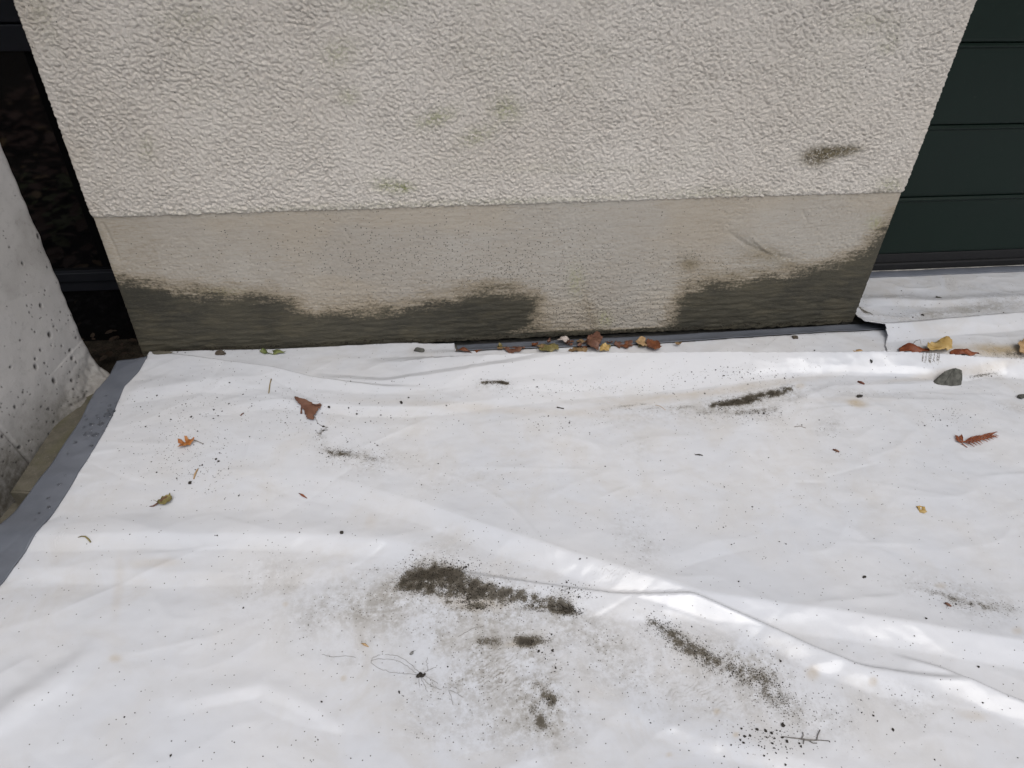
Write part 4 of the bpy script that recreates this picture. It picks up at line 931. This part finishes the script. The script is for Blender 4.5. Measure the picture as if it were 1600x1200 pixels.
# root tuft and twig
rt = empty('root_tuft', on_tarp(656, 1056)); tag(rt, 'black hairy root tuft with long trailing threads on the tarpaulin', 'root')
bm = bmesh.new(); rs = np.random.default_rng(4)
for k in range(26): lump(bm, (rs.normal()*.004, rs.normal()*.003, .003+rs.uniform(0, .003)), rs.uniform(.0012, .0028), rs)
bm_obj('clump', bm, M_CRUMB, rt)
for pts in ([(650, 1052), (640, 1044), (625, 1034), (608, 1030), (590, 1030), (580, 1032)], [(650, 1054), (630, 1053), (610, 1051), (592, 1045), (580, 1036), (582, 1028), (594, 1024)], [(655, 1052), (645, 1040), (632, 1031), (620, 1025), (602, 1022)], [(662, 1052), (672, 1046), (682, 1042)], [(660, 1060), (668, 1068), (678, 1074), (690, 1078)], [(664, 1056), (676, 1064), (685, 1068)],
            [(654, 1060), (655, 1068), (656, 1074)], [(668, 1050), (668, 1042), (666, 1034), (668, 1028)], [(658, 1060), (664, 1072), (668, 1082)], [(700, 1078), (712, 1082), (724, 1090)], [(702, 1080), (706, 1092), (708, 1102)], [(716, 995), (728, 988), (742, 981), (756, 979)], [(555, 1028), (540, 1025), (520, 1027), (503, 1023)]):
    pts = np.array(pts, float); tt = np.linspace(0, len(pts)-1, len(pts)*4); pts = np.stack([np.interp(tt, np.arange(len(pts)), pts[:, 0])+rs.normal(size=len(tt))*.5, np.interp(tt, np.arange(len(pts)), pts[:, 1])+rs.normal(size=len(tt))*.45], 1)
    px_tube('thread', [(a, b, .0005) for a, b in pts], .00027, M_GREYTWIG, rt, 0, 5)
tw = empty('dry_twig', on_tarp(1255, 1155)); tag(tw, 'thin grey twig with short side shoots at the lower right', 'twig')
px_tube('stem', [(1222, 1151), (1235, 1153), (1250, 1155), (1262, 1157), (1280, 1157), (1296, 1158)], [.0006, .0009, .0013, .0016, .0009, .0006], M_GREYTWIG, tw, 0)
for pts in ([(1252, 1155), (1255, 1150), (1254, 1145)], [(1276, 1157), (1277, 1150), (1281, 1141)], [(1256, 1156), (1255, 1163)], [(1262, 1157), (1270, 1162), (1276, 1162)]):
    px_tube('shoot', [(a, b, .001) for a, b in pts], .0008, M_GREYTWIG, tw, 0, 5)
# straw and leaves in the hollow at the left edge
def free_tube(name, pts, rad, mat, label, cat):
    o = empty('x'); bpy.data.objects.remove(o)
    bm = bmesh.new(); p0 = Vector(pts[0]); add_tube(bm, [Vector(p)-p0 for p in pts], rad, 5); q = bm_obj(name, bm, mat, None, True); q.location = p0
    return tag(q, label, cat)
def lowpx(u, v, z): return Vector(on_z(np.array(float(u)), np.array(float(v)), z))
for (a, b, m, lb) in (((11, 746), (30, 738), M_STRAW, 'pale straw across the dark hollow beside the mossy kerb'), ((26, 774), (38, 774), M_STRAW, 'short pale straw lying right under the end of the mossy kerb'), ((2, 765), (14, 778), L_ORANGE, 'orange leaf stalk at the left edge, nearer the kerb'), ((-6, 768), (6, 775), L_ORANGE, 'orange leaf stalk cut by the left edge')):
    free_tube('straw' if m is M_STRAW else 'leaf_stalk', [lowpx(*a, -.066), lowpx((a[0]+b[0])/2, (a[1]+b[1])/2-2, -.066), lowpx(*b, -.070)], [.0008, .0016, .0008] if m is M_STRAW else [.002, .0032, .001], m, lb, 'straw' if m is M_STRAW else 'stalk')
bm = bmesh.new(); rs = np.random.default_rng(9)
for k in range(500):
    p = lowpx(rs.uniform(-40, 60), rs.uniform(700, 775), -.12); lump(bm, (p.x, p.y, -.12+rs.uniform(-.01, .03)), rs.uniform(.003, .009), rs)
tag(bm_obj('hollow_litter', bm, M_SOIL), 'dark wet soil and rotted litter filling the hollow between concrete wall and kerb', 'soil', kind='stuff')

# ------------------------------------------------------------------ rain drops on the grey hem
dm = bmesh.new(); bmesh.ops.create_uvsphere(dm, u_segments=14, v_segments=8, radius=1.0)
for v in dm.verts:
    if v.co.z < 0: v.co.z *= .05
    v.co.z *= .45
dme = bpy.data.meshes.new('rain_drop'); dm.to_mesh(dme); dm.free(); dme.materials.append(M_WATER); dme.polygons.foreach_set('use_smooth', [True]*len(dme.polygons))
drops = [(171, 638, 5.5, .2), (168, 646, 7.5, .3), (176, 640, 4, 0), (157, 660, 6, .6), (142, 659, 5, .1), (136, 675, 7, .1), (148, 677, 6, .1), (141, 632, 3, 0), (144, 617, 2.5, 0), (157, 626, 2.5, 0), (171, 631, 3.5, 0), (180, 628, 2.5, 0), (165, 616, 3, 0), (131, 644, 3.5, 0), (133, 650, 4, 0), (134, 654, 2.2, 0), (129, 663, 4, 1.2), (123, 665, 2.6, 0), (141, 668, 3, 0), (160, 672, 3, 0), (150, 645, 3, .3), (152, 650, 3.5, .5), (140, 640, 1.6, 0), (147, 636, 1.5, 0), (166, 627, 1.6, 0), (162, 633, 1.3, 0), (128, 672, 2, 0), (133, 683, 2, .2), (165, 665, 2.2, 0), (155, 655, 1.7, 0), (116, 688, 4, .1), (142, 695, 3.5, .2), (75, 790, 3.5, .2), (74, 775, 3, 0), (92, 754, 4, .2), (60, 800, 2.5, .7), (100, 740, 2.2, 0), (105, 705, 3, 0), (55, 812, 3, .8), (48, 802, 2, 0)]
for i, (u, v, r, a) in enumerate(drops):
    o = bpy.data.objects.new('rain_drop', dme); COL.objects.link(o)
    p = on_z(np.array(float(u)), np.array(float(v)), .012); x, y = p[0], p[1]
    tt = float(np.clip((x_in(y)+.003-x)/max(.01, x_in(y)+.003-x_out(y)), 0, 1))
    z = float(z_hem(np.array([x]), np.array([y]), np.array([tt]))[0]) + .0010
    k = r*.00125; o.location = (x, y, z); o.scale = (k*1.25, k*.95, k); o.rotation_euler = (0, 0, -a)
    big = r >= 5; low_ = v > 685
    tag(o, 'large flattened rain drop among the beads on the grey hem' if big else ('faint rain drop on the lower stretch of the grey hem' if low_ else 'small rain bead on the upper stretch of the grey hem'), 'rain drop', 'rain drops on the grey hem')

# ------------------------------------------------------------------ crumbs and grit
CL = [((300, 640), 75, 45, 150, 'in the scatter between twig and hem'), ((300, 720), 45, 40, 110, 'in the scatter round the orange leaf'), ((475, 640), 55, 30, 90, 'in the scatter round the three-cornered leaf'),
      ((930, 607), 110, 7, 110, 'along the lower edge of the bright front fold'), ((1150, 585), 55, 9, 90, 'on the front fold above the brown soil streak'), ((640, 630), 60, 22, 50, 'on the bright fold right of the brown leaf'),
      ((540, 705), 35, 12, 70, 'in the small dark patch below the brown leaf'), ((860, 665), 60, 12, 35, 'below the centre of the bright fold'), ((1200, 1150), 35, 18, 70, 'in the black scatter round the grey twig'),
      ((895, 925), 24, 10, 60, 'at the right tip of the big soil patch'), ((1255, 580), 22, 14, 30, 'on the front fold left of the angular stone'), ((1180, 650), 45, 10, 60, 'just under the brown soil streak'),
      ((1480, 650), 25, 12, 40, 'between the angular stone and the cedar sprig'), ((720, 885), 22, 8, 50, 'above the big soil patch'), ((860, 1030), 8, 25, 18, 'in the short dark trail right of the boot print'),
      ((1430, 480), 90, 18, 50, 'on the rear strip before the green door'), ((400, 800), 330, 60, 60, 'on the left wrinkles'), ((1250, 780), 330, 90, 190, 'on the flat right half'), ((800, 780), 300, 80, 110, 'on the flat middle'),
      ((1100, 1050), 400, 110, 170, 'on the soiled lower middle'), ((400, 1100), 380, 80, 35, 'on the smooth lower left'), ((1450, 1100), 150, 80, 50, 'on the lower right corner'), ((1200, 545), 140, 8, 14, 'in the channel at the pillar foot'),
      ((820, 590), 380, 22, 60, 'on the face of the front fold')]
items = []
for (c, su, sv, nn, where) in CL:
    for k in range(nn*2):
        u, v = c[0]+RNG.normal()*su, c[1]+RNG.normal()*sv*.8
        if not (-20 < u < 1620 and 440 < v < 1220): continue
        if v < 556 and not (1395 < u or (1100 < u < 1380 and v > 535)): continue
        if v < 700 and u < 236-(v-560)*.62: continue
        if u < 200 and v < 920 and (u-0)*1.55+v < 925: continue
        r = float(np.clip(RNG.lognormal(math.log(.00068), .50), .0004, .0030)); 
        if 'flat' in where or 'wrinkles' in where or 'lower' in where: r *= .78
        if 'grey twig' in where: r *= 1.2
        items.append((r, u, v, where))
manual = [(841, 663, 3), (838, 668, 1.6), (849, 665, 2), (879, 669, 2.2), (889, 667, 2), (893, 665, 1), (1112, 1138, 0), (1057, 672, 2.2), (1032, 720, 2.2), (1088, 825, 2.2), (1128, 686, 1.5), (1122, 670, 2), (752, 706, 1), (1391, 692, 2.6), (1438, 691, 2), (1390, 642, 2), (1260, 656, 2), (1278, 744, 2), (1295, 746, 1.8), (1228, 850, 3), (1190, 720, 1), (1150, 707, 1.8), (917, 872, 2), (921, 915, 2), (838, 909, 1.6), (994, 943, 2), (1183, 1140, 4), (1196, 1142, 4.5), (1172, 1150, 3.5), (1205, 1146, 4), (1222, 1153, 3.5), (1207, 1162, 3.5), (1227, 1195, 3), (1190, 1167, 2), (1256, 1178, 2), (1284, 1184, 1.6), (1371, 1127, 2.2), (1539, 1055, 0), (1360, 1000, 1.6), (1326, 953, 1.8), (1498, 987, 1.8), (1547, 890, 1.6), (1590, 1184, 2), (1578, 1107, 1.5), (366, 1160, 2.2), (267, 1181, 3), (268, 1158, 1.8), (211, 1114, 1.8), (4, 936, 2.2), (342, 870, 1.8), (411, 1182, 2), (548, 1185, 1.8), (485, 1188, 1.6), (868, 1044, 3), (904, 985, 2), (949, 994, 1.8), (968, 979, 0), (782, 951, 2.5), (684, 1003, 1.5), (657, 868, 2), (468, 832, 2.2), (637, 733, 2), (560, 752, 1.6), (602, 662, 2), (717, 658, 2.2), (579, 691, 2.4), (551, 676, 1.5), (493, 683, 1.8), (502, 679, 1.6), (345, 736, 2.4), (326, 765, 2), (337, 767, 1.6), (343, 708, 3), (312, 728, 2.6), (209, 709, 2), (105, 810, 2.2), (203, 835, 2), (336, 837, 2), (376, 667, 0), (1395, 512, 2.6), (1404, 512, 2.4), (1364, 532, 2.4), (1394, 484, 2.6)]
items = [i for i in items if i[0] > 0]
mi = [(r*.00060, u, v, 'standing alone on the clean plastic') for u, v, r in manual if r > 0]
items.sort(reverse=True)
indiv = mi+items[:300-len(mi)]; rest = items[300-len(mi):]
protos = []
for k in range(6):
    bm = bmesh.new(); rs = np.random.default_rng(200+k); lump(bm, (0, 0, .45), 1.0, rs, .65)
    if k % 2: lump(bm, (.8, .3, .3), .5, rs, .65)
    me = bpy.data.meshes.new('soil_crumb'); bm.to_mesh(me); bm.free(); me.materials.append(M_CRUMB); protos.append(me)
def near_of(u, v):
    b = min(CL, key=lambda c: ((u-c[0][0])/c[1])**2+((v-c[0][1])/c[2])**2); return b[4]
for k, (r, u, v, where) in enumerate(indiv):
    if 'standing' in where: where = near_of(u, v)
    x, y, z = on_tarp(u, v); o = bpy.data.objects.new('soil_crumb', protos[k % 6]); COL.objects.link(o)
    o.location = (x, y, z-.0001); o.scale = (r, r, r); o.rotation_euler = (0, 0, RNG.uniform(0, 6.28))
    tag(o, 'tiny black soil crumb '+where, 'soil crumb', 'black soil crumbs strewn over the tarpaulin')
def scatter_mesh(name, pts, mat, label):
    """many grains in one mesh: jittered octahedra"""
    O = np.array([[1, 0, 0], [0, 1, 0], [-1, 0, 0], [0, -1, 0], [0, 0, .75], [0, 0, -.3]], float); Fo = np.array([[0, 1, 4], [1, 2, 4], [2, 3, 4], [3, 0, 4], [1, 0, 5], [2, 1, 5], [3, 2, 5], [0, 3, 5]])
    n_ = len(pts); P_ = np.array([p[:3] for p in pts]); r = np.array([p[3] for p in pts])
    a = RNG.uniform(0, 6.28, n_); el = RNG.uniform(.7, 1.7, n_)
    V = np.repeat(O[None], n_, 0)*(1+RNG.uniform(-.3, .3, (n_, 6, 1))); V[..., 0] *= el[:, None]
    ca, sa = np.cos(a)[:, None], np.sin(a)[:, None]
    V = np.stack([V[..., 0]*ca-V[..., 1]*sa, V[..., 0]*sa+V[..., 1]*ca, V[..., 2]], -1)*r[:, None, None]+P_[:, None]
    Fa = (Fo[None]+np.arange(n_)[:, None, None]*6).reshape(-1, 3)
    return tag(link_mesh(name, np_mesh(name, V.reshape(-1, 3), Fa), mat), label, 'grit', kind='stuff')
def surf_many(us, vs):
    us = np.asarray(us); vs = np.asarray(vs); z = np.full(len(us), .01)
    for i in range(10):
        d = ray(us, vs); p = CAM+d*((z-CAM[2])/d[:, 2])[:, None]; z = .5*z+.5*z_look(p[:, 0], p[:, 1])
    return p[:, 0], p[:, 1], z
x, y, z = surf_many([i[1] for i in rest], [i[2] for i in rest])
scatter_mesh('fine_grit', [(a, b, c, i[0]) for a, b, c, i in zip(x, y, z, rest)], M_CRUMB, 'fine black grit peppered over the white tarpaulin')
SP = [([(632, 908), (665, 893), (690, 893), (728, 912), (760, 925)], 16, 1500), ([(630, 917), (680, 915), (740, 928)], 9, 700), ([(760, 926), (800, 934), (850, 946)], 9, 420), ([(855, 943), (885, 952), (900, 957)], 7, 520), ([(710, 938), (740, 946), (760, 948)], 8, 260),
      ([(1115, 633), (1150, 628), (1190, 620), (1230, 608)], 5, 900), ([(1020, 972), (1040, 985), (1075, 1010), (1110, 1032)], 11, 520), ([(1110, 1032), (1150, 1045), (1190, 1062), (1215, 1090)], 17, 380), ([(757, 598), (775, 597), (792, 599)], 2.5, 160), ([(520, 707), (545, 709)], 5, 90),
      ([(820, 1003), (836, 1004)], 5, 90), ([(1518, 589), (1550, 583)], 2, 50), ([(1470, 940), (1530, 948)], 6, 50), ([(860, 1090), (855, 1100)], 6, 60), ([(1570, 553), (1600, 556)], 5, 90), ([(495, 677), (512, 669)], 2, 60), ([(640, 550), (700, 550)], 2, 30)]
us, vs, rr = [], [], []
for pts, wd, nn in SP:
    pts = np.array(pts, float)
    for k in range(nn):
        t = RNG.uniform(0, len(pts)-1.0001); i = int(t); p = pts[i]+(pts[i+1]-pts[i])*(t-i)
        us.append(p[0]+RNG.normal()*wd*1.2); vs.append(p[1]+RNG.normal()*wd*.75); rr.append(float(np.clip(RNG.lognormal(math.log(.00062), .35), .0003, .0018)))
x, y, z = surf_many(us, vs)
scatter_mesh('soil_grains', [(a, b, c+RNG.uniform(0, .0006), r) for a, b, c, r in zip(x, y, z, rr)], M_CRUMB2, 'loose dark brown soil grains heaped in streaks on the tarpaulin')
# crumbs along the foot of the pillar
pts = []
for k in range(900):
    u = RNG.uniform(225, 1340); p = on_y(np.array(u), np.array(549.0 if u < 700 else 549-(u-700)*.055), -.004)
    pts.append((p[0], -.004-abs(RNG.normal())*.006, (.012 if p[0] < -.3 else .006)+RNG.uniform(0, .003), float(np.clip(RNG.lognormal(math.log(.0012), .5), .0005, .004))))
scatter_mesh('foot_debris', pts, M_CRUMB2, 'brown crumbs and litter lining the foot of the pillar')

# ------------------------------------------------------------------ leaf litter and ivy behind the concrete wall (seen mirrored in the dark glass)
def litter(name, n_, x0_, x1_, y0_, y1_, mat, size, label, seed):
    rs = np.random.default_rng(seed); V = []; Fc = []
    for k in range(n_):
        c = np.array([rs.uniform(x0_, x1_), rs.uniform(y0_, y1_), -.11+rs.uniform(0, .03)]); r = size*rs.uniform(.5, 1.3); a = rs.uniform(0, 6.28)
        t = np.array([math.cos(a), math.sin(a), rs.uniform(-.3, .3)]); b = np.array([-math.sin(a), math.cos(a), rs.uniform(-.4, .4)])*.55; nn = np.array([0, 0, .25])
        ring = [c-t*r, c-t*r*.3+b*r+nn*r*.5, c+t*r*.4+b*r*.8+nn*r*.3, c+t*r, c+t*r*.4-b*r*.8+nn*r*.4, c-t*r*.3-b*r+nn*r*.2]
        i = len(V); V += ring+[c+nn*r*.1]; Fc += [[i+j, i+(j+1) % 6, i+6] for j in range(6)]
    return tag(link_mesh(name, np_mesh(name, V, Fc), mat), label, 'leaf litter' if mat is not L_GREEN else 'ivy', kind='stuff')
litter('leaf_litter', 1500, -3.2, -1.25, -2.2, -.05, L_BROWN, .035, 'brown dead leaves covering the soil behind the concrete wall', 301)
litter('fallen_leaves', 160, -3.2, -1.25, -2.2, -.05, L_TAN, .032, 'pale tan fallen leaves lying on the darker litter behind the concrete wall', 302)
litter('ivy_cover', 500, -2.9, -1.5, -.9, -.3, L_GREEN, .03, 'low ivy growing through the litter behind the concrete wall', 303)
litter('gap_leaves', 9, -1.6, -1.04, -.03, .24, L_TAN2, .014, 'scattered dull leaves on the dark ground between concrete wall and pillar', 304)
litter('gap_litter', 260, -2.2, -1.05, -.03, .25, L_ROT, .014, 'dark rotted leaf litter in the gap between concrete wall and pillar', 305)
